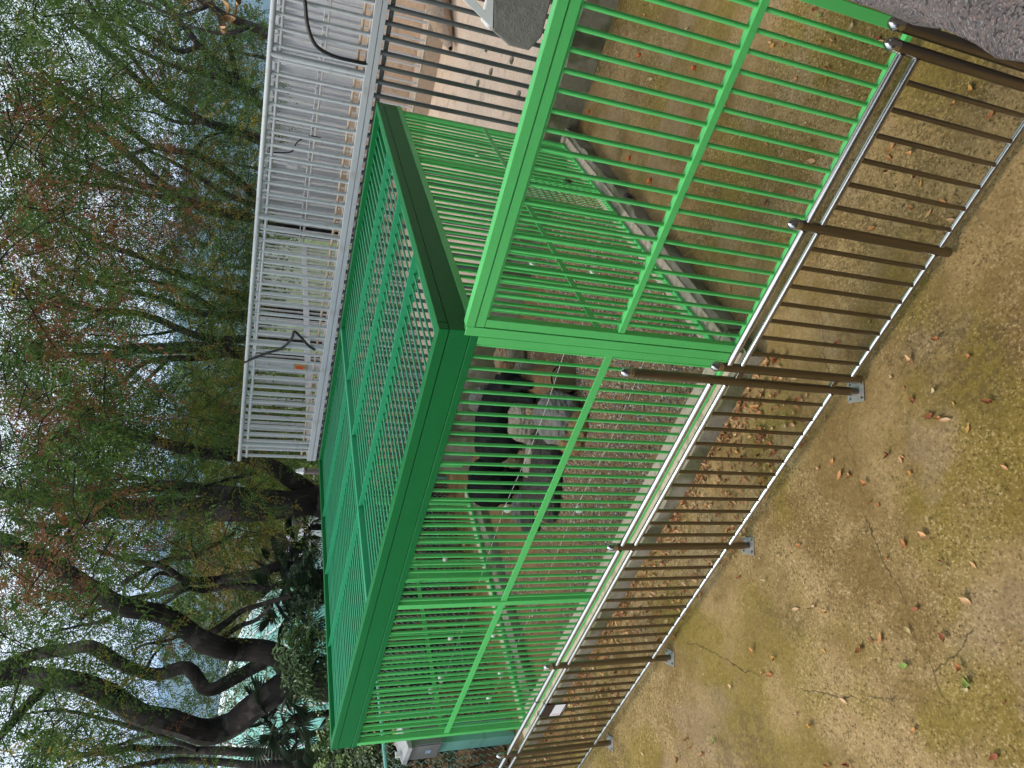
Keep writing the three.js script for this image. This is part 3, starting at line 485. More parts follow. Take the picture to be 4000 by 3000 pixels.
// ---------------------------------------------------------------- rocks under the bears
const rockM = { pale: std([.36, .31, .25], { ...rockTex, bumpScale: .035, roughness: .85 }), grey: std([.22, .21, .2], { ...rockTex, bumpScale: .04, roughness: .8 }), dark: std([.05, .044, .038], { ...rockTex, bumpScale: .04, roughness: .7 }), brown: std([.28, .17, .085], { ...rockTex, bumpScale: .03, roughness: .85 }), tan: std([.36, .26, .16], { ...rockTex, bumpScale: .03, roughness: .85 }) };
function rockGeo(sd, sx, sy, sz, flat = 0) {
  const g = new THREE.IcosahedronGeometry(1, 3), p = g.attributes.position, q = V(0, 0, 0);
  for (let i = 0; i < p.count; i++) {
    q.fromBufferAttribute(p, i); let r = .8 + .35 * n3(q.x * 1.3 + sd, q.y * 1.3, q.z * 1.3 + sd) + .18 * (n3(q.x * 3 + sd, q.y * 3 + sd, q.z * 3) - .5) + .09 * (n3(q.x * 7, q.y * 7 + sd, q.z * 7) - .5);
    q.multiplyScalar(r); if (flat) { q.y = Math.sign(q.y) * Math.min(Math.abs(q.y), .62 + .1 * n3(q.x * 2, sd, q.z * 2)); q.x = Math.sign(q.x) * Math.min(Math.abs(q.x), .8); }
    p.setXYZ(i, q.x * sx, q.y * sy, q.z * sz);
  }
  const m = g; m.deleteAttribute('uv'); m.computeVertexNormals(); return planar(m);
}
{
  const rocks = [ // px, py, h, sx, sy, sz, turn, kind, flat, label
    [1990, 1400, .16, .3, .2, .16, .3, 'tan', 0, 'jagged tan rock at the right end of the trough'], [2020, 1425, .17, .36, .13, .07, .9, 'pale', 0, 'long pale ridge stone right of the bear head'],
    [2008, 1445, .2, .16, .18, .14, 0, 'brown', 0, 'orange-brown rock behind the bear muzzle'], [2062, 1470, .2, .2, .2, .14, .4, 'pale', 0, 'pale cracked rock under the bear muzzle'],
    [2068, 1535, .2, .26, .22, .16, .7, 'pale', 0, 'pale banded rock between the bear front paws'], [2085, 1585, .17, .2, .2, .14, .2, 'grey', 0, 'grey lichen rock below the bear arm'],
    [2058, 1645, .22, .32, .24, .24, .6, 'pale', 0, 'large striped pale rock under the bear belly'], [2015, 1690, .2, .18, .18, .16, 0, 'brown', 0, 'rusty rock beside the bear hind leg'],
    [2112, 1610, .14, .12, .16, .12, .4, 'tan', 0, 'tan block left of the grey boulder'], [2190, 1635, .2, .34, .25, .32, .3, 'grey', 0, 'big grey ridged boulder below the striped rock'],
    [2270, 1665, .08, .2, .12, .14, .5, 'brown', 0, 'brown rock at the foot of the grey boulder'], [2130, 1715, .12, .24, .16, .16, .2, 'dark', 0, 'dark rock between the boulder and the small stones'],
    [2030, 1722, .15, .1, .1, .08, .3, 'tan', 0, 'tan stone at the rusty rock'], [2245, 1728, .1, .17, .16, .14, 0, 'brown', 0, 'round brown stone under the middle rail'],
    [2030, 1762, .12, .1, .09, .09, .4, 'brown', 0, 'smooth brown stone in the row of small stones'], [2057, 1766, .12, .08, .09, .08, .4, 'tan', 0, 'ochre stone in the row of small stones'], [2092, 1768, .12, .1, .09, .09, .9, 'pale', 0, 'pale stone in the row of small stones'], [2130, 1764, .12, .09, .09, .09, .1, 'tan', 0, 'orange-ringed stone in the row of small stones'], [2162, 1752, .12, .11, .09, .09, .1, 'pale', 0, 'speckled stone at the end of the row of small stones'],
    [1988, 1800, .2, .12, .09, .11, .5, 'pale', 0, 'speckled rock between the two bears'], [2020, 1808, .18, .13, .12, .12, .2, 'tan', 0, 'speckled tan rock beside the second bear paw'],
    [2125, 1815, .13, .62, .17, .2, .62, 'dark', 1, 'long dark slab nearest the row of small stones'], [2150, 1865, .12, .66, .16, .2, .62, 'dark', 1, 'long dark slab in the middle of the slab pile'], [2090, 1930, .12, .62, .16, .2, .55, 'dark', 1, 'long dark slab below the second bear head'],
    [2080, 1790, .19, .3, .1, .14, .62, 'pale', 1, 'pale wedge stone on top of the dark slabs'], [2040, 1980, .08, .26, .1, .12, .5, 'grey', 0, 'grey splinter stone left of the slabs'], [2130, 1990, .07, .16, .09, .12, .2, 'tan', 0, 'tan stone at the left foot of the slabs'],
    [1900, 1562, .3, .26, .25, .14, 0, 'grey', 0, 'grey rock against the base wall behind the bear'], [1895, 1800, .12, .4, .14, .3, 0, 'brown', 0, 'flat brown rock behind the bear rump'],
  ];
  rocks.forEach(([px, py, h, sx, sy, sz, t, k, fl, lab], i) => { const o = solo(fl ? 'slab_rock' : 'rock', rockGeo(i * 3.7 + 1, sx, sy + .03, sz, fl), rockM[k], lab, 'rock'); o.position.copy(onY(px, py, h)); o.rotation.set(0, t, 0); });
  // hollow log used as a water trough
  const q0 = onY(2065, 1500, .16), q1 = onY(2215, 1480, .14); q1.y = q0.y;
  const l = thing('wooden_trough', 'hollowed brown log trough below the bear head', 'trough');
  const out = limb([q0, q0.clone().lerp(q1, .5), q1], [.2, .19, .18], 20, .12); part('log', out, std([.2, .12, .065], { ...barkTex, map: rockTex.map, bumpScale: .02, roughness: .9 }), l);
  const dir = q1.clone().sub(q0).normalize(); part('log_end', rodG(q1, q1.clone().addScaledVector(dir, .03), .165, 20), std([.2, .14, .09], { roughness: .9 }), l);
  // gravel on the dirt
  reseed(500); const N = 26000, im = new THREE.InstancedMesh(new THREE.IcosahedronGeometry(1, 0), std([1, 1, 1], { roughness: .55 }), N), m4 = new THREE.Matrix4(), q = new THREE.Quaternion(), col = new THREE.Color(); let k = 0;
  const cols = [[.13, .09, .055], [.2, .13, .075], [.09, .085, .085], [.28, .24, .2], [.4, .36, .31], [.05, .045, .042], [.22, .12, .06], [.17, .16, .16]];
  while (k < N) { const x = rr(-5.25, -.12), z = rr(-4.4, -.2), dn = fbm2(x * 1.1 + 4, z * 1.1, 3, 999, 8) * .8 + .3 * step(-3.6, -1, x) - .15 * step(-2, -3.4, z); if (rnd() > step(.28, .62, dn)) continue; const s = rr(.005, .0125); q.setFromEuler(new THREE.Euler(rr(0, 6), rr(0, 6), rr(0, 6))); m4.compose(V(x, .035 + .03 * (fbm2(x * 1.7, z * 1.7, 3, 999, 3) - .4) + s * .2, z), q, V(s * rr(.8, 1.5), s * rr(.6, 1), s)); im.setMatrixAt(k, m4); col.setRGB(...pick(cols)).multiplyScalar(rr(.95, 1.7)); im.setColorAt(k, col); k++; }
  im.name = 'gravel'; im.userData = { kind: 'stuff', label: 'brown and grey gravel strewn over the cage floor', category: 'gravel' }; shadows(im); scene.add(im);
}
// carrot pieces on the corridor floor
{
  const spots = [[2500, 217], [2714, 267], [2302, 438], [2461, 619], [2542, 707], [2414, 731], [2429, 733]]; reseed(41);
  const labs = ['orange carrot cube alone near the middle of the mossy corridor', 'orange carrot cube nearest the gate behind the green bars', 'orange carrot cube in the far corner by the grey cage wall', 'orange carrot cube on the moss off the door curb', 'orange carrot cube towards the near end of the curb', 'orange carrot cube touching the curb beside its twin', 'second orange carrot cube in the pair at the curb'];
  spots.forEach(([x, y], i) => { const o = solo('carrot_piece', new RoundedBoxGeometry(.04, .034, .036, 2, .007), std([.62, .16, .035], { roughness: .5 }), labs[i], 'carrot', 'carrot pieces on the corridor floor'); o.position.copy(onY(x, y, .0)); o.position.y = .017; o.rotation.y = rr(0, 3); });
}

// ---------------------------------------------------------------- fallen leaves
function leafGeo(len, wid, curl, twist = 0, n = 5) { // a curved pointed blade lying about y = 0
  const pos = [], idx = []; for (let i = 0; i <= n; i++) { const t = i / n, w = wid * Math.pow(Math.sin(Math.PI * clamp(t, .04, .985)), .8) * (1.15 - .4 * t), y = curl * len * (4 * (t - .5) ** 2) * .5, tw = twist * (t - .5); for (const s of [-1, 0, 1]) pos.push((t - .5) * len, y + (s ? .35 * Math.abs(s) * w * (.5 + curl) : 0) + s * w * Math.sin(tw), s * w * .5 * Math.cos(tw)); }
  for (let i = 0; i < n; i++) for (let j = 0; j < 2; j++) { const a = i * 3 + j, b = a + 3; idx.push(a, a + 1, b, b, a + 1, b + 1); }
  const g = new THREE.BufferGeometry(); g.setAttribute('position', new THREE.Float32BufferAttribute(pos, 3)); g.setIndex(idx); g.computeVertexNormals(); return planar(g);
}
{
  reseed(808);
  const shapes = [leafGeo(.065, .03, .5, .4), leafGeo(.05, .026, 1.0, -.8), leafGeo(.06, .024, .25, .2), leafGeo(.045, .024, 1.5, .5), leafGeo(.055, .032, .7, 1.2)];
  const tones = [[.52, .25, .1], [.62, .36, .17], [.44, .18, .07], [.66, .43, .24], [.28, .1, .05], [.56, .32, .09], [.55, .46, .24]].map(c => std(c, { roughness: .75, side: THREE.DoubleSide }));
  const green = std([.22, .3, .07], { roughness: .7, side: THREE.DoubleSide });
  const drop = (P, lab, grp, s = 1) => { const o = solo('fallen_leaf', pick(shapes), rnd() < .04 ? green : pick(tones), lab, 'leaf', grp); o.scale.setScalar(s); o.position.copy(P); o.position.y = .01 * s; o.rotation.set(rr(-.35, .35), rr(0, 6.28), rr(-.35, .35)); };
  const ok = P => !(P.x > 2.45) && P.z > zf + .02;
  const path = [[3670, 1320], [3560, 1410], [3570, 1560], [3660, 1540], [3790, 1390], [3880, 1570], [3490, 1480], [3650, 1630], [3700, 1640], [3790, 1670], [3480, 1780], [3520, 1800], [3560, 1850], [3680, 1640], [3280, 1860], [3330, 1860], [3050, 1470], [2885, 2130], [3130, 2135], [2995, 2275], [2890, 2260], [3110, 2375], [3230, 2395], [3180, 2375], [3440, 2495], [3370, 2545], [3555, 2450], [3700, 2490], [3585, 2380], [3620, 2095], [3775, 2340], [3035, 2570], [2945, 2545], [2985, 2635], [3010, 2640], [2860, 2690], [3305, 2740], [3175, 2830], [3115, 2795], [2790, 2893], [2680, 2890], [2650, 2960], [2750, 2945], [3550, 2600], [3760, 2610], [3785, 2665], [3240, 2990], [3320, 2985], [3575, 2855], [3890, 2945], [3390, 1890], [3540, 2120]];
  const fallen = 'scattered dry brown leaf lying on the open concrete path';
  for (const [x, y] of path) drop(onY(x + rr(-6, 6), y + rr(-6, 6), 0), fallen, 'dry leaves scattered on the open path', rr(.75, 1.25));
  for (let i = 0; i < 40; i++) { const P = onY(rr(2500, 3950), rr(1400, 2980), 0); if (ok(P)) drop(P, fallen, 'dry leaves scattered on the open path', rr(.4, .8)); }
  // between the railing and the curb, and in the corridor
  const gap = 'dry brown leaf lying between the steel railing and the cage curb';
  for (let i = 0; i < 70; i++) drop(V(rr(-4.5, .3), 0, rr(.2, .9)), gap, 'dry leaves between the railing and the curb', rr(.7, 1.2));
  const pen = 'dry leaf lying on the mossy floor behind the green bar fence';
  for (const [x, y] of [[3190, 35], [3210, 65], [3340, 95], [3260, 170], [3215, 165], [3030, 180], [3070, 180], [3430, 160], [3445, 165], [3115, 310], [3230, 320], [3240, 265], [3345, 465], [3175, 630], [3000, 790], [3095, 745], [3490, 580], [3480, 620], [3565, 600], [3580, 690], [3600, 720], [3470, 670], [3690, 790], [3570, 820], [3635, 835], [3410, 895], [3720, 860], [3800, 355], [3880, 450], [3730, 410], [2520, 60], [2590, 115], [2690, 115], [2450, 130], [2340, 270], [2325, 320], [2440, 300], [2545, 310]]) drop(onY(x, y, 0), pen, 'dry leaves on the corridor floor', rr(.7, 1.15));
  for (let i = 0; i < 45; i++) { const P = V(rr(.2, 2.4), 0, rr(-4.4, .85)); drop(P, pen, 'dry leaves on the corridor floor', rr(.35, .8)); }
  // drifts too many to count: along the curb foot, along the chain-link fence, small specks
  const drift = (name, lab, N, fn, sc) => { const im = new THREE.InstancedMesh(shapes[0], std([1, 1, 1], { roughness: .75, side: THREE.DoubleSide }), N), m = new THREE.Matrix4(), q = new THREE.Quaternion(), c = new THREE.Color(), cs = [[.42, .2, .085], [.5, .29, .14], [.34, .14, .06], [.55, .36, .2], [.23, .09, .05]]; for (let i = 0; i < N; i++) { const P = fn(); q.setFromEuler(new THREE.Euler(rr(-.7, .7), rr(0, 6.28), rr(-.7, .7))); m.compose(P, q, V(1, 1, 1).multiplyScalar(sc * rr(.5, 1.15))); im.setMatrixAt(i, m); im.setColorAt(i, c.setRGB(...pick(cs)).multiplyScalar(rr(.7, 1.15))); } im.name = name; im.userData = { kind: 'stuff', label: lab, category: 'leaves' }; shadows(im); scene.add(im); };
  drift('leaf_litter', 'drift of dry brown leaves along the foot of the curb', 1700, () => { const x = rnd() < .75 ? rr(-6.4, -1.6) : rr(-1.6, .2), t = rnd(); const dens = .35 + .65 * step(-1.2, -3.5, x); return V(x, .012 + .03 * rnd() * dens, .17 + (t * t * .75) * (1.1 - .3 * dens)); }, .85);
  drift('leaf_litter', 'dry leaves heaped along the chain-link fence foot', 900, () => { const z = rr(-5, 2.6), t = rnd(); return V(-6.55 - rr(-.25, .35), .03 + .05 * rnd(), z); }, 1);
  drift('leaf_specks', 'tiny yellow leaf specks strewn over the mossy concrete', 1500, () => { const P = V(rr(-3.5, 2.4), .004, rr(-4.4, 3.2)); if (P.x < .2 && P.z < .2) P.z = rr(.3, 3); return P; }, .16);
}

// ---------------------------------------------------------------- chain-link fence, meter box, hedge
{
  const X = -6.68, z0 = -5.6, z1 = 3.6, Ht = 1.66;
  const f = thing('chain_link_fence', 'green chain-link fence with a pale top rail left of the cage', 'fence');
  rod('top_rail', V(X, Ht, z0), V(X, Ht, z1), .022, M.teal, f, 12); for (let z = z0 + .3; z < z1; z += 2.2) rod('post', V(X - .04, 0, z), V(X - .04, Ht + .03, z), .026, M.teal, f, 12);
  const s = .085, w = []; for (let z = z0; z < z1; z += s) { let a = null; for (let j = 0; j * s * .55 < Ht - .04; j++) { const b = V(X + (j % 2 ? .006 : -.006), .04 + j * s * .55, z + (j % 2 ? s * .53 : -s * .03)); if (a) { const d = b.clone().sub(a), g = new THREE.CylinderGeometry(.0032, .0032, d.length(), 4, 1, true); g.applyQuaternion(new THREE.Quaternion().setFromUnitVectors(YUP, d.clone().normalize())); g.translate((a.x + b.x) / 2, (a.y + b.y) / 2, (a.z + b.z) / 2); w.push(g); } a = b; } }
  part('wire_mesh', merge(w), M.linkwire, f);
  const post = thing('teal_pillar', 'chipped pale teal square steel pillar below the grey box', 'pillar', [-6.5, 0, -.42]); part('pillar', bx(-.12, 0, -.12, .12, 1.02, .12, .012), M.teal, post);
  const b = thing('meter_box', 'grey metal box with a small pale label on the teal pillar', 'box', [-6.42, 0, -.36]), bm = std([.2, .2, .2], { roughness: .5 });
  part('case', bx(-.19, 1.02, -.16, .19, 1.42, .12, .006), bm, b); const lid = new THREE.ExtrudeGeometry(new THREE.Shape([[-.17, 0], [.16, 0], [.15, .04], [-.17, .11]].map(a => new THREE.Vector2(...a))), { depth: .42, bevelEnabled: true, bevelSize: .006, bevelThickness: .006, bevelSegments: 1 }); lid.rotateY(-Math.PI / 2); lid.translate(.21, 1.422, 0); part('lid', planar(lid), std([.34, .34, .34], { roughness: .5 }), b);
  part('door', bx(-.17, 1.04, .121, .17, 1.4, .13, .002), bm, b); part('label', bx(-.03, 1.14, .131, .05, 1.21, .134, .001), std([.35, .45, .6]), b);
  for (const z of [-.24, -.2]) part('insulator', rodG(V(-.1, 1.5, z + .3), V(-.1, 1.56, z + .3), .018, 10), M.white, b);
}

// ---------------------------------------------------------------- plants
function sprayGeo(n, len, leafL, leafW, droop, spread) { // a twig with two rows of folded leaves
  const pos = [], idx = [];
  const quad = (b, d, u, L, W) => { const s = d.clone().cross(u).normalize(), k = pos.length / 3, tip = b.clone().addScaledVector(d, L).addScaledVector(u, -.18 * L), m = b.clone().addScaledVector(d, L * .45).addScaledVector(u, .04 * L), l = m.clone().addScaledVector(s, W / 2).addScaledVector(u, .12 * W), r = m.clone().addScaledVector(s, -W / 2).addScaledVector(u, .12 * W); for (const q of [b, l, tip, r]) pos.push(q.x, q.y, q.z); idx.push(k, k + 1, k + 2, k, k + 2, k + 3); };
  for (let i = 0; i < n; i++) { const t = (i + .6) / n, b = V(t * len, -droop * len * t * t, 0), sd = i % 2 ? 1 : -1, d = V(.62, -droop * t + rr(-.3, .2), sd * spread + rr(-.2, .2)).normalize(), u = V(rr(-.35, .35), 1, rr(-.35, .35)).normalize(); u.addScaledVector(d, -u.dot(d)).normalize(); quad(b, d, u, leafL * rr(.75, 1.2) * (1 - .3 * t), leafW * rr(.8, 1.15) * (1 - .2 * t)); }
  const k = pos.length / 3, e = .004; for (const q of [[0, 0, -e], [0, 0, e], [len, -droop * len, 0]]) pos.push(...q); idx.push(k, k + 1, k + 2);
  const g = new THREE.BufferGeometry(); g.setAttribute('position', new THREE.Float32BufferAttribute(pos, 3)); g.setIndex(idx); const h = g.toNonIndexed(); h.computeVertexNormals(); return planar(h);
}
const leafMat = phy([1, 1, 1], { roughness: .75, transmission: .45, thickness: 0, side: THREE.DoubleSide, specularIntensity: .25 });
const leafMatThick = phy([1, 1, 1], { roughness: .4, transmission: .2, thickness: 0, side: THREE.DoubleSide });
function leaves(name, geo, mat, list, parent) { // list of {p, q, s, c}
  const im = new THREE.InstancedMesh(geo, mat, list.length), m = new THREE.Matrix4(), c = new THREE.Color(), sv = V(1, 1, 1);
  list.forEach((o, i) => { m.compose(o.p, o.q, sv.set(o.s, o.s, o.s)); im.setMatrixAt(i, m); im.setColorAt(i, c.setRGB(...o.c)); });
  im.name = name; im.userData = { kind: 'stuff' }; shadows(im); parent.add(im); return im;
}
const randQ = (tilt = .6) => new THREE.Quaternion().setFromEuler(new THREE.Euler(rr(-tilt, tilt), rr(0, 6.283), rr(-tilt, tilt), 'YXZ'));
reseed(4242);
const broad = sprayGeo(7, .3, .15, .055, .3, .9), round = sprayGeo(8, .22, .075, .05, .25, .9);
const zelk = [sprayGeo(11, .42, .085, .034, .3, .75), sprayGeo(9, .36, .08, .032, .6, .7), sprayGeo(10, .4, .09, .03, 1.0, .6)];
{ // hedge behind the chain-link fence
  const h = thing('hedge', 'dark leafy hedge growing behind the chain-link fence', 'hedge'), list = [], stems = [];
  for (let i = 0; i < 3600; i++) { const z = rr(-6, 4), y = Math.pow(rnd(), .75) * (1.75 + .35 * n2(z * 2, 1, 99)), x = -7.0 - rnd() * 1.3 + .12 * Math.sin(z * 3); list.push({ p: V(x, y + .05, z), q: randQ(.7), s: rr(.7, 1.25), c: mix3([.025, .05, .014], rnd() < .25 ? [.16, .22, .05] : [.07, .12, .028], rnd()) }); }
  for (let i = 0; i < 60; i++) { const z = rr(-6, 4), x = rr(-8.2, -7.1); stems.push(limb([V(x, 0, z), V(x + rr(-.1, .1), .8, z + rr(-.15, .15)), V(x + rr(-.2, .2), 1.6, z + rr(-.3, .3))], [.016, .012, .005], 5)); }
  part('stems', merge(stems), M.bark, h); leaves('foliage', round, leafMatThick, list, h);
}
function shrub(P, ry, label, n, geo, tone, sc = 1) { // several stems with foliage clumped round their tops
  const s = thing('shrub', label, 'shrub'), st = [], list = [];
  for (let i = 0; i < 9; i++) { const a = rr(0, 6.28), t = V(P.x + Math.cos(a) * ry * rr(.2, .9), P.y + rr(-.5, .6) * ry, P.z + Math.sin(a) * ry * rr(.2, .9)), b = V(P.x + rr(-.15, .15), 0, P.z + rr(-.15, .15)); st.push(limb([b, b.clone().lerp(t, .5).add(V(rr(-.1, .1), .1, rr(-.1, .1))), t], [.03, .02, .007], 6)); for (let k = 0; k < n; k++) { const d = V(rr(-1, 1), rr(-1, 1), rr(-1, 1)).multiplyScalar(ry * .42); list.push({ p: t.clone().add(d), q: randQ(.6), s: sc * rr(.7, 1.2), c: mix3(tone[0], tone[1], rnd()) }); } }
  part('stems', merge(st), M.bark, s); leaves('foliage', geo, leafMatThick, list, s);
}
shrub(at(1180, 2520, 11.6), .55, 'glossy broad-leaved shrub rising in front of the forked tree', 13, broad, [[.05, .1, .025], [.16, .26, .07]]);
shrub(at(1215, 2640, 11.2), .4, 'broad-leaved shrub at the foot of the forked tree', 12, broad, [[.04, .08, .02], [.13, .21, .06]]);
shrub(at(1380, 2960, 11), .6, 'round-leaved bush above the fence rail at the left edge', 60, round, [[.06, .12, .02], [.2, .3, .06]], 1.3);
shrub(at(1210, 2300, 13), .55, 'dark shrub behind the far roof edge', 40, round, [[.02, .05, .015], [.07, .13, .03]], 1.2);
// fan palms
{
  const fan = (() => { const gs = []; for (let i = 0; i < 15; i++) { const a = (i / 14 - .5) * 2.7, d = V(Math.cos(a), -.12 - .15 * Math.abs(a), Math.sin(a)); const b = V(0, 0, 0), L = .42 * (1 - .12 * Math.abs(a)), s = V(-Math.sin(a), 0, Math.cos(a)).multiplyScalar(.014); const q = [b, b.clone().addScaledVector(d, L * .5).add(s), b.clone().addScaledVector(d, L * .5).sub(s), b.clone().addScaledVector(d, L).add(V(0, -.08, 0))]; const g = new THREE.BufferGeometry(); g.setAttribute('position', new THREE.Float32BufferAttribute([q[0], q[1], q[3], q[0], q[3], q[2]].flatMap(v => [v.x, v.y, v.z]), 3)); g.computeVertexNormals(); gs.push(planar(g)); } return mergeGeometries(gs); })();
  const palm = (P, R, n, label) => { const t = thing('fan_palm', label, 'palm'); part('trunk', limb([V(P.x, -.1, P.z), V(P.x + .05, P.y * .5, P.z), P], [.07, .065, .06], 8, .3), M.bark, t); const st = [], list = []; for (let i = 0; i < n; i++) { const a = i * 2.4, e = rr(-.6, 1.1), d = V(Math.cos(a) * Math.cos(e), Math.sin(e), Math.sin(a) * Math.cos(e)), T = P.clone().addScaledVector(d, R * rr(.6, 1)); st.push(rodG(P, T, .007, 5)); list.push({ p: T, q: new THREE.Quaternion().setFromUnitVectors(V(1, 0, 0), V(d.x, d.y - .3, d.z).normalize()), s: rr(.8, 1.2), c: mix3([.018, .04, .016], [.06, .1, .035], rnd()) }); } part('stalks', merge(st), M.bark, t); leaves('fronds', fan, leafMatThick, list, t); };
  palm(at(1160, 2350, 13.5), .7, 26, 'dark fan palm behind the middle of the far roof edge'); palm(at(1130, 2240, 15), .6, 20, 'small fan palm behind the cut branch stub'); palm(at(1150, 2800, 13), .75, 28, 'dark fan palm left of the forked tree'); palm(at(1090, 2880, 14.5), .7, 24, 'fan palm at the far left behind the roof corner'); palm(at(1210, 2060, 14.5), .55, 18, 'fan palm beside the thick double trunk');
}

// ---------------------------------------------------------------- trees
const trees = [];
function tree(label, depth, limbs, o = {}) {
  const t = thing('zelkova_tree', label, 'tree', [0, 0, 0], 'zelkova trees behind the cages');
  const tubes = [], pts = [];
  limbs.forEach(([pp, w0, w1, dz = 0], li) => {
    const n = pp.length, P = [], R = [];
    pp.forEach(([x, y], i) => { const f = i / (n - 1), d = depth + (li ? dz * f : dz * f) + .25 * Math.sin(i * 1.7 + li * 2); P.push(at(x, y, d)); R.push(lerp(w0, w1, f) / 2 / FOCAL * d); });
    if (li === 0 || o.multi && li < o.multi) { // carry the stem down to the ground
      const b = P[0].clone(), q = P[1].clone().sub(P[0]); b.y = -.4; b.x -= clamp(q.x, -.4, .4); b.z -= clamp(q.z, -.4, .4); P.unshift(b.clone().lerp(P[0], .55)); P.unshift(b); R.unshift(R[0] * 1.15); R.unshift(R[0] * 1.5);
    }
    tubes.push(limb(P, R, 10, .22)); P.forEach((q, i) => pts.push([q, R[i]]));
  });
  part('trunk', merge(tubes.slice(0, o.multi || 1)), M.bark, t);
  for (const b of tubes.slice(o.multi || 1)) part('branch', b, M.bark, t);
  const mean = limbs.flatMap(l => l[0]).reduce((a, p) => [a[0] + p[0], a[1] + p[1], a[2] + 1], [0, 0, 0]);
  trees.push({ t, depth, y: mean[1] / mean[2], limbs, sprays: [[], [], []], twigs: [], pts });
}
tree('big forked tree with sinuous limbs at the far left', 13, [
  [[[1290, 2675], [1230, 2655], [1165, 2650], [1138, 2657]], 125, 120],
  [[[1150, 2650], [1099, 2570], [1060, 2550], [978, 2542], [900, 2536], [856, 2530], [784, 2500], [711, 2446], [633, 2398], [482, 2368], [362, 2301], [181, 2187], [60, 2133], [-120, 2060]], 95, 58, -1.5],
  [[[1138, 2657], [1020, 2741], [900, 2830], [814, 2859], [663, 2820], [542, 2790], [470, 2741], [392, 2699], [271, 2657], [151, 2645], [60, 2639], [-150, 2690]], 105, 70, -1],
  [[[1060, 2555], [1000, 2603], [900, 2657], [814, 2693], [735, 2609], [603, 2636], [482, 2597], [362, 2530], [271, 2536], [120, 2561], [0, 2609], [-150, 2640]], 52, 48, .8],
  [[[181, 2681], [90, 2772], [18, 2856], [-60, 2940]], 42, 26, -.5], [[[784, 2500], [860, 2450], [940, 2390], [1000, 2368], [1141, 2325]], 30, 16, -.8], [[[856, 2500], [930, 2450], [1000, 2422], [1063, 2362]], 24, 12, -1.1], [[[740, 2460], [660, 2500], [560, 2520], [520, 2560]], 16, 6, .6], [[[482, 2368], [420, 2420], [330, 2440], [200, 2470]], 22, 8, -.6], [[[560, 2640], [600, 2560], [640, 2520]], 14, 5, .5]]);
tree('leaning pair of stems with a sawn-off stub behind the palms', 14.5, [
  [[[1240, 2250], [1201, 2235], [1099, 2210], [1008, 2241], [900, 2259], [844, 2265], [723, 2265], [633, 2211], [512, 2193], [380, 2150]], 52, 16, -.6],
  [[[1240, 2275], [1171, 2271], [1039, 2295], [900, 2289], [796, 2307], [729, 2301], [633, 2362], [520, 2390]], 40, 10, .4],
  [[[1110, 2205], [1098, 2165]], 44, 36, -.1], [[[723, 2283], [603, 2325], [482, 2343], [300, 2420]], 30, 10, .5], [[[723, 2265], [620, 2240], [560, 2300], [480, 2240]], 18, 6, .4], [[[920, 2080], [840, 2130], [760, 2170], [640, 2190], [560, 2230], [480, 2280]], 14, 22, 0]], { multi: 2 });
tree('two slim dark stems at the far left edge', 14, [
  [[[1330, 2965], [1240, 2955], [1150, 2950], [1000, 2940], [784, 2931], [603, 2928], [512, 2922], [422, 2940], [200, 2950]], 44, 18, -.4],
  [[[1330, 2990], [1100, 2985], [1000, 2988], [844, 2976], [663, 2970], [542, 2990], [300, 3050]], 40, 16, .3],
  [[[772, 2928], [603, 2868], [422, 2814], [241, 2775], [120, 2784]], 22, 8, .4], [[[603, 2870], [520, 2890], [430, 2920], [330, 2930]], 16, 6, .3]], { multi: 2 });
tree('thick black double trunk behind the far roof corner', 14, [
  [[[1285, 1965], [1240, 1955], [1180, 1960], [1000, 1988], [784, 1988], [482, 1988], [362, 1970], [211, 1958], [60, 1934], [-200, 1900]], 128, 46, -.8],
  [[[1240, 1945], [1141, 1874], [1069, 1826], [978, 1790], [904, 1778], [723, 1753], [573, 1711], [422, 1675], [250, 1600]], 72, 34, -1.2],
  [[[1150, 1950], [1000, 1935], [784, 1910], [603, 1898], [422, 1928], [280, 1900], [120, 1880]], 62, 22, .5],
  [[[700, 1905], [560, 1870], [420, 1850], [290, 1800]], 26, 10, .6], [[[480, 1985], [350, 2030], [200, 2060], [60, 2030]], 30, 18, -.5], [[[300, 2030], [250, 2100], [190, 2170]], 18, 8, -.3], [[[1000, 1850], [900, 1870], [800, 1900]], 18, 8, -.6], [[[600, 1720], [500, 1680], [380, 1640], [300, 1560]], 26, 8, -.4]]);
const D2 = 19;
tree('stout forking tree above the middle of the grey cage', D2 - .5, [
  [[[1040, 1400], [970, 1386], [900, 1370], [784, 1356], [663, 1362], [512, 1362], [482, 1373], [420, 1392], [362, 1395], [250, 1385], [120, 1400]], 62, 22], [[[870, 1385], [760, 1400], [663, 1400], [560, 1420], [480, 1490], [400, 1530]], 32, 10, -.8], [[[480, 1372], [440, 1355], [330, 1350], [200, 1350]], 24, 9, .6], [[[650, 1410], [580, 1480], [540, 1520]], 18, 6, .4]]);
tree('grey arching tree right of the stout forking tree', D2, [
  [[[1040, 1330], [964, 1325], [844, 1325], [723, 1295], [603, 1241], [512, 1220], [362, 1211], [271, 1181], [229, 1139], [120, 1060]], 36, 16], [[[700, 1288], [640, 1300], [540, 1310], [400, 1290]], 14, 5, .5], [[[420, 1213], [330, 1250], [200, 1250]], 16, 6, -.4]]);
tree('tree with two bowed stems above the grey cage', D2 + .5, [
  [[[1040, 1236], [970, 1232], [844, 1229], [753, 1217], [663, 1181], [573, 1151], [446, 1127], [320, 1080], [180, 1020]], 36, 14], [[[840, 1215], [784, 1175], [723, 1138], [603, 1102], [530, 1096], [400, 1120]], 26, 10, .6], [[[900, 1245], [800, 1260], [760, 1300]], 12, 5, -.3]]);
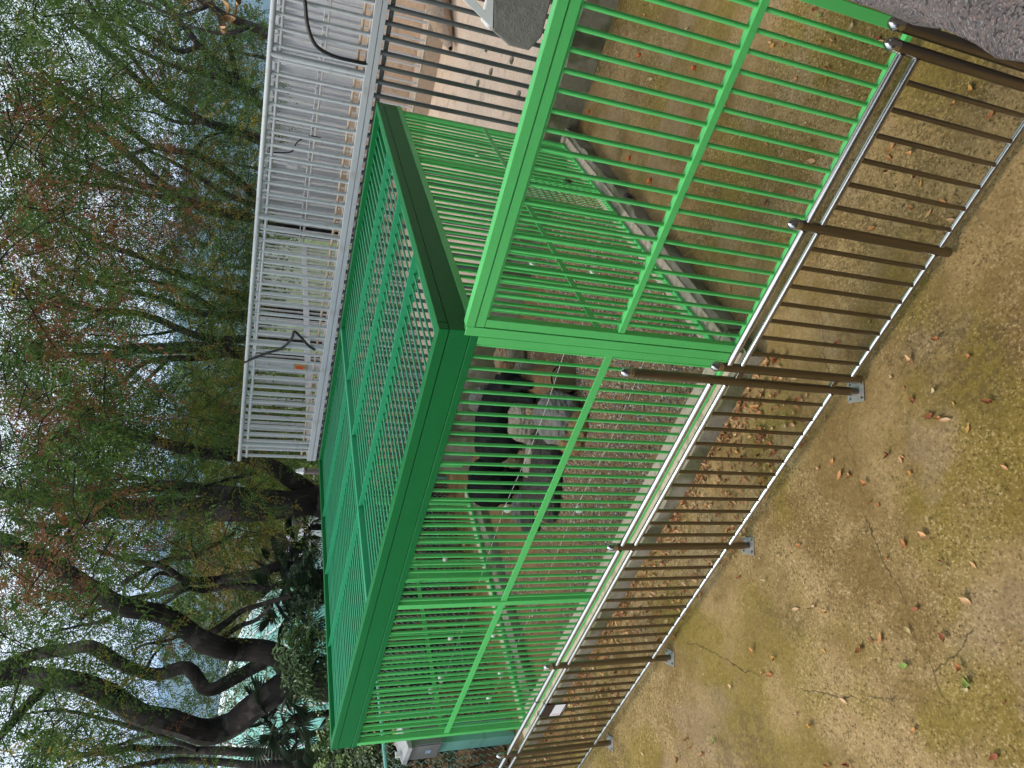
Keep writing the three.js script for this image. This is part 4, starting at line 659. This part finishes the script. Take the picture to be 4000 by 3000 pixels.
tree('pale diagonal tree leaning right above the grey cage', D2, [
  [[[1060, 1200], [976, 1169], [844, 1127], [723, 1078], [603, 1036], [542, 1000], [420, 960], [300, 890], [160, 850]], 38, 14], [[[603, 1036], [560, 1060], [520, 1085]], 14, 6, .3]]);
tree('branching tree above the bowed cable', D2 + 1, [
  [[[1060, 880], [1000, 856], [784, 808], [663, 741], [542, 639], [452, 561], [362, 482], [271, 392], [150, 300]], 44, 16], [[[663, 747], [512, 711], [422, 675], [331, 633], [241, 597], [120, 540]], 28, 9, .5], [[[730, 780], [603, 765], [482, 735], [338, 717], [240, 690]], 24, 8, -.6], [[[1000, 802], [874, 753], [753, 675], [663, 627], [580, 590]], 26, 10, .8]]);
tree('dark many-branched tree above the right bars', D2 + .5, [
  [[[1060, 800], [1000, 766], [874, 663], [766, 603], [663, 585], [573, 561], [482, 488], [392, 422], [241, 338], [120, 240]], 38, 12], [[[766, 603], [800, 540], [860, 520], [940, 515]], 14, 6, .4], [[[600, 570], [520, 600], [400, 610], [300, 640]], 18, 6, -.5]]);
tree('pale limbed tree at the right end of the shed', D2, [
  [[[1060, 560], [1000, 542], [904, 506], [802, 476], [693, 416], [603, 362], [512, 289], [470, 247], [350, 150], [240, 60]], 42, 14], [[[620, 370], [570, 300], [510, 215], [440, 180]], 22, 8, .5], [[[800, 476], [700, 480], [600, 440], [500, 430]], 16, 5, -.4]]);
tree('dark slanting tree at the right edge', D2 - 1, [
  [[[1070, 440], [1000, 392], [874, 271], [784, 181], [693, 72], [633, 0], [520, -120]], 36, 16], [[[1000, 362], [844, 301], [663, 253], [573, 211], [518, 187], [400, 130]], 26, 9, .6], [[[470, 163], [362, 36], [337, 0], [250, -90]], 22, 10, .3], [[[784, 181], [700, 200], [600, 150], [480, 90], [300, 60]], 22, 7, -.6], [[[930, 330], [900, 200], [860, 80], [800, -60]], 24, 10, -.4]]);
tree('slender tree rising beyond the right edge', D2 - 3, [[[[1100, 150], [1000, 110], [880, 60], [760, -20], [600, -120]], 40, 18], [[[980, 100], [900, 130], [800, 120], [640, 60]], 20, 7, .4], [[[820, 20], [700, 60], [560, 10], [420, -40]], 18, 7, -.4]]);
// foliage: sprays hung on twigs spread through the crowns, as dense as the picture shows them
{
  reseed(2024);
  const rows = [ // y band of 250; coverage for x bands -900..-500, -500..0, 0..250, 250..500, 500..750, 750..1000, 1000..1150
    [.4, .7, .84, .8, .72, .76, .0], [.4, .7, .9, .86, .74, .74, .0], [.4, .7, .93, .86, .74, .74, .0], [.4, .7, .93, .88, .78, .78, .0], [.4, .7, .9, .84, .68, .78, .0], [.4, .7, .92, .84, .62, .76, .0],
    [.4, .7, .97, .95, .88, .88, .25], [.4, .7, .97, .93, .84, .8, .2], [.4, .6, .9, .84, .68, .58, .25], [.35, .6, .8, .74, .46, .42, .15], [.35, .5, .74, .58, .36, .36, .12], [.35, .5, .84, .68, .46, .4, .1]];
  const xs = [-900, -500, 0, 250, 500, 750, 1000, 1150];
  const addCell = (x0, x1, y0, y1, cov) => {
    let need = -1.9 * Math.log(1 - cov) * (x1 - x0) * (y1 - y0);
    while (need > 0) {
      const px = rr(x0, x1), py = rr(y0, y1), tall = clamp((700 - px) / 900);
      const behind = py < 1500 ? (rnd() < .3 ? rr(15.5, 18.5) : rr(18.5, 25)) : (rnd() < .12 ? rr(11.5, 13) : rr(14, 21)); const near = px < 420 && rnd() < .28 * tall + .04; const d = near ? rr(8, 11.5) : behind;
      // the tree whose crown it belongs to
      let best = null, bs = 1e9; for (const t of trees) { const s = Math.abs(t.y - py) + 60 * Math.abs(t.depth - d) + rr(0, 120); if (s < bs) { bs = s; best = t; } }
      const C = at(px, py, d), dir = V(rr(-1, 1), rr(-.55, .25), rr(-1, 1)).normalize(), n = 8 + Math.floor(rnd() * 12), tw = [C.clone().addScaledVector(dir, -.35)];
      const rust = (px < 330 && py > 950 && py < 2350 ? .5 * step(330, 120, px) * step(.35, .6, n2(px / 160, py / 160, 999, 5)) * 1.4 : 0) + (py < 1000 && px < 760 ? .45 * step(.48, .68, n2(px / 190 + 9, py / 190, 999, 6)) : .03);
      const isR = rnd() < rust, yel = rnd() < (px > 700 ? .4 : .14);
      for (let k = 0; k < n; k++) {
        const P = C.clone().addScaledVector(dir, k * .055).add(V(rr(-.2, .2), rr(-.18, .14), rr(-.2, .2))); P.y -= .003 * k * k; const s = rr(.75, 1.2), vi = Math.floor(rnd() * 3);
        const c = isR && rnd() < .8 ? mix3([.22, .09, .045], [.36, .17, .08], rnd()) : yel && rnd() < .6 ? mix3([.22, .22, .03], [.4, .3, .05], rnd()) : mix3([.04, .09, .018], [.15, .25, .045], rnd());
        best.sprays[vi].push({ p: P, q: randQ(.8), s, c });
        need -= 11 * .085 * .034 * .5 * .62 * s * s * (FOCAL / d) ** 2;
        if (k === 0 || k === n - 1) tw.push(P);
      }
      best.twigs.push(limb(tw, tw.map((_, i) => .009 - .003 * i), 4));
    }
  };
  rows.forEach((row, r) => row.forEach((c, k) => c > 0 && addCell(xs[k], xs[k + 1], r * 250, r * 250 + 250, c)));
  for (let k = 0; k < 5; k++) { addCell(xs[k], xs[k + 1], -500, 0, .65); addCell(xs[k], xs[k + 1], 3000, 3500, .6); }
  let tot = 0;
  for (const T of trees) { if (T.twigs.length) { const g = T.twigs.map(q => q.toNonIndexed()); const o = part('twigs', mergeGeometries(g), M.bark, T.t); o.userData = { kind: 'stuff' }; } T.sprays.forEach((s, i) => { tot += s.length; if (s.length) leaves('crown', zelk[i], leafMat, s, T.t); }); }
  console.log('sprays', tot);
}
// unseen trees added behind and right of the viewer to darken the gate side
{
  reseed(717); const big = sprayGeo(12, .9, .24, .11, .35, .8);
  const canopy = (label, bx0, bz0, by, cx, cy, cz, rx, ry, rz, n) => {
    const t = thing('added_shade_tree', label, 'tree', [0, 0, 0], 'unseen trees added for shade'), list = [], top = V(lerp(bx0, cx, .4), cy - ry * .4, lerp(bz0, cz, .4));
    part('trunk', limb([V(bx0, by, bz0), V(lerp(bx0, top.x, .4), lerp(by, top.y, .5), lerp(bz0, top.z, .4)), top], [.3, .24, .18], 10, .2), M.bark, t);
    for (let k = 0; k < 6; k++) { const a = k * 1.05 + .3, e = V(cx + Math.cos(a) * rx * .75, cy + ry * .2, cz + Math.sin(a) * rz * .75); part('branch', limb([top, top.clone().lerp(e, .5).add(V(0, .3, 0)), e], [.14, .09, .03], 7, .2), M.bark, t); }
    for (let i = 0; i < n; i++) { const u = V(rr(-1, 1), rr(-1, 1), rr(-1, 1)); if (u.length() > 1 || n3(u.x * 3 + cx, u.y * 3, u.z * 3 + cz) < .3) continue; list.push({ p: V(cx + u.x * rx, cy + u.y * ry, cz + u.z * rz), q: randQ(.6), s: rr(.7, 1.2), c: mix3([.02, .05, .012], [.1, .15, .035], rnd()) }); }
    leaves('crown', big, leafMat, list, t);
  };
  canopy('wide-crowned unseen tree added to shade the gate side from above', 6.4, 3.2, 2, 5.4, 7.3, .8, 4.9, 1.5, 6, 9000);
  canopy('unseen tree added right behind the viewer to block sky light', 3, 9.5, -.1, 2.5, 6, 10.5, 5, 4.6, 3.6, 7000);
  canopy('unseen tree added behind the viewer on the right for shade', 9.5, 8, -.1, 9.5, 6, 8, 4.5, 4.8, 4.5, 7000);
  canopy('unseen tree added beyond the concrete beam to shade the gate side', 9, -3, -.1, 8.6, 5.6, -3, 3.6, 4.2, 4.5, 6000);
}
// trees further off, down the slope
{
  reseed(606); const clump = sprayGeo(12, 1.0, .3, .17, .3, .9);
  const far = [[880, 1040, 42, 4.5, 0, 'far green tree seen between the slanting stems'], [900, 640, 48, 5.5, 0, 'far green tree above the right of the shed'], [930, 1480, 46, 5, 1, 'far yellow-green tree beyond the grey cage end'], [1000, 1700, 30, 3, 1, 'bright yellow-green tree just left of the grey cage end'], [880, 1880, 44, 5, 1, 'sunlit tree behind the double trunk'], [960, 2080, 36, 3.6, 2, 'russet-tinged tree right of the dome'], [890, 2250, 46, 4.6, 1, 'light green tree above the dome top'], [960, 2350, 50, 4, 2, 'ochre tree over the dome shoulder'], [840, 2450, 60, 5.5, 0, 'pale green tree on the slope beyond the dome'], [910, 200, 44, 6, 0, 'far dark tree at the right edge'], [860, 2900, 60, 6, 0, 'far tree at the left edge'], [1150, 1800, 34, 2.6, 1, 'bright shrubby tree beside the lamp post']];
  const tones = [[[.05, .08, .025], [.11, .16, .045]], [[.12, .18, .035], [.24, .32, .07]], [[.16, .12, .03], [.3, .2, .06]]];
  for (const [x, y, d, R, k, lab] of far) {
    const t = thing('distant_tree', lab, 'tree', [0, 0, 0], 'trees down the slope'), C = at(x, y, d), list = []; const b = C.clone(); b.y = -7;
    part('trunk', limb([b, b.clone().lerp(C, .6), C], [.22, .16, .08], 7), M.bark, t);
    for (let i = 0; i < 620; i++) { const u = V(rr(-1, 1), rr(-1, 1), rr(-1, 1)); if (u.length() > 1) { i--; continue; } const q = u.clone().multiplyScalar(.55 + .45 * n3(u.x * 2 + x, u.y * 2, u.z * 2 + y)).normalize().multiplyScalar(Math.pow(u.length(), .5)); if (n3(u.x * 3 + x, u.y * 3, u.z * 3) < .36) continue; list.push({ p: C.clone().add(V(q.x * R, q.y * R * .85, q.z * R)), q: randQ(.9), s: rr(.6, 1.1), c: mix3(tones[k][0], tones[k][1], rnd()) }); }
    leaves('crown', clump, leafMat, list, t);
  }
}
// ---------------------------------------------------------------- glazed aviary dome, tents, lamp post beyond the trees
{
  const C = at(1270, 2850, 34), R = 8.3, base = C.y, top = at(845, 2850, 34).y;
  const d = thing('aviary_dome', 'large teal glazed dome with a white frame behind the forked tree', 'dome', [C.x, base, C.z]), hh = top - base;
  const P = (i, j) => { const a = i / 36 * 2 * Math.PI, e = j / 9 * Math.PI / 2; return V(Math.cos(a) * Math.cos(e) * R, Math.sin(e) * hh, Math.sin(a) * Math.cos(e) * R); };
  const gm = phy([.3, .72, .6], { roughness: .22, transmission: .45, thickness: 0, side: THREE.DoubleSide }), wm = std([.8, .82, .82], { roughness: .5 });
  const toCam = V(CAM.x - C.x, 0, CAM.z - C.z).normalize();
  for (let i = 0; i < 36; i++) {
    for (let j = 0; j < 8; j++) { const q = [P(i, j), P(i + 1, j), P(i + 1, j + 1), P(i, j + 1)], m = q[0].clone().add(q[2]).multiplyScalar(.5); if (V(m.x, 0, m.z).normalize().dot(toCam) < -.35) continue; const g = new THREE.BufferGeometry(); g.setAttribute('position', new THREE.Float32BufferAttribute([q[0], q[1], q[2], q[0], q[2], q[3]].flatMap(v => [v.x, v.y, v.z]), 3)); g.computeVertexNormals(); part('pane', planar(g), gm, d); }
    part('rib', limb(Array.from({ length: 9 }, (_, j) => P(i, j)), Array(9).fill(.045), 5), wm, d);
  }
  for (let j = 1; j < 9; j++) part('ring', limb(Array.from({ length: 37 }, (_, i) => P(i, j)), Array(37).fill(.04), 5), wm, d);
  const t = thing('white_tent', 'white domed tent roof with a grey side wall beyond the cage roof', 'tent'), T = at(1260, 2115, 36); part('canopy', new THREE.SphereGeometry(1.7, 24, 12, 0, 6.283, 0, 1.6).scale(1, .9, 1).translate(T.x, T.y - .3, T.z), std([.8, .81, .85], { roughness: .6 }), t); part('wall', bx(T.x - 3.4, T.y - 4, T.z - 3, T.x - 1.2, T.y + 1.5, T.z - 1, .05), std([.4, .41, .5]), t); part('skirt', new THREE.CylinderGeometry(1.68, 1.68, 4, 24, 1, true).translate(T.x, T.y - 2.25, T.z), std([.7, .71, .75], { side: THREE.DoubleSide }), t);
  const h = thing('white_hall', 'white walled hall seen low between the palms', 'building'), Q = at(1330, 2840, 46); part('wall', bx(Q.x - 5, Q.y - 5, Q.z - 9, Q.x + 5, Q.y + 1.6, Q.z + 9, .05), std([.78, .8, .84]), h); part('roof', bx(Q.x - 5.3, Q.y + 1.6, Q.z - 9.3, Q.x + 5.3, Q.y + 1.9, Q.z + 9.3, .05), std([.55, .57, .6]), h);
  const lp = thing('lamp_post', 'grey lamp post with a pale head beside the cage end', 'lamp post'), A = at(1250, 1842, 27), B = at(1185, 1842, 27); const lo = A.clone(); lo.y = -3; rod('post', lo, A.clone().setY(B.y), .11, std([.16, .14, .15]), lp, 10); rod('lamp_head', A.clone().setY(B.y), A.clone().setY(B.y + .3), .14, std([.7, .71, .76]), lp, 10, .05);
}
// dry twig hanging close to the lens
{
  const t = thing('dry_twig', 'blurred dry twig with curled tan leaves at the top edge', 'twig'), m = std([.5, .3, .12], { roughness: .7 });
  part('stem', limb([V(2.6, 2.7, 1.9), V(2.5, 3.4, 1.88), at(935, -90, 1.6), at(925, 0, 1.6), at(918, 60, 1.6), at(895, 100, 1.6)], [.004, .004, .0035, .0035, .003, .002], 6), m, t);
  for (const [x, y, a, s] of [[895, 15, .4, .7], [925, 20, 1.4, .55], [885, 70, .9, .65], [890, 125, 2.2, .7]]) { const o = part('leaf', leafGeo(.05, .024, .9, .7), std([.55, .36, .19], { side: THREE.DoubleSide, roughness: .7 }), t); o.position.copy(at(x, y, 1.6)); o.rotation.set(a, a * 2, a); o.scale.setScalar(s); }
}
scene.traverse(o => { if (o.isMesh) { o.castShadow = true; o.receiveShadow = true; } });
renderer.render(scene, camera);
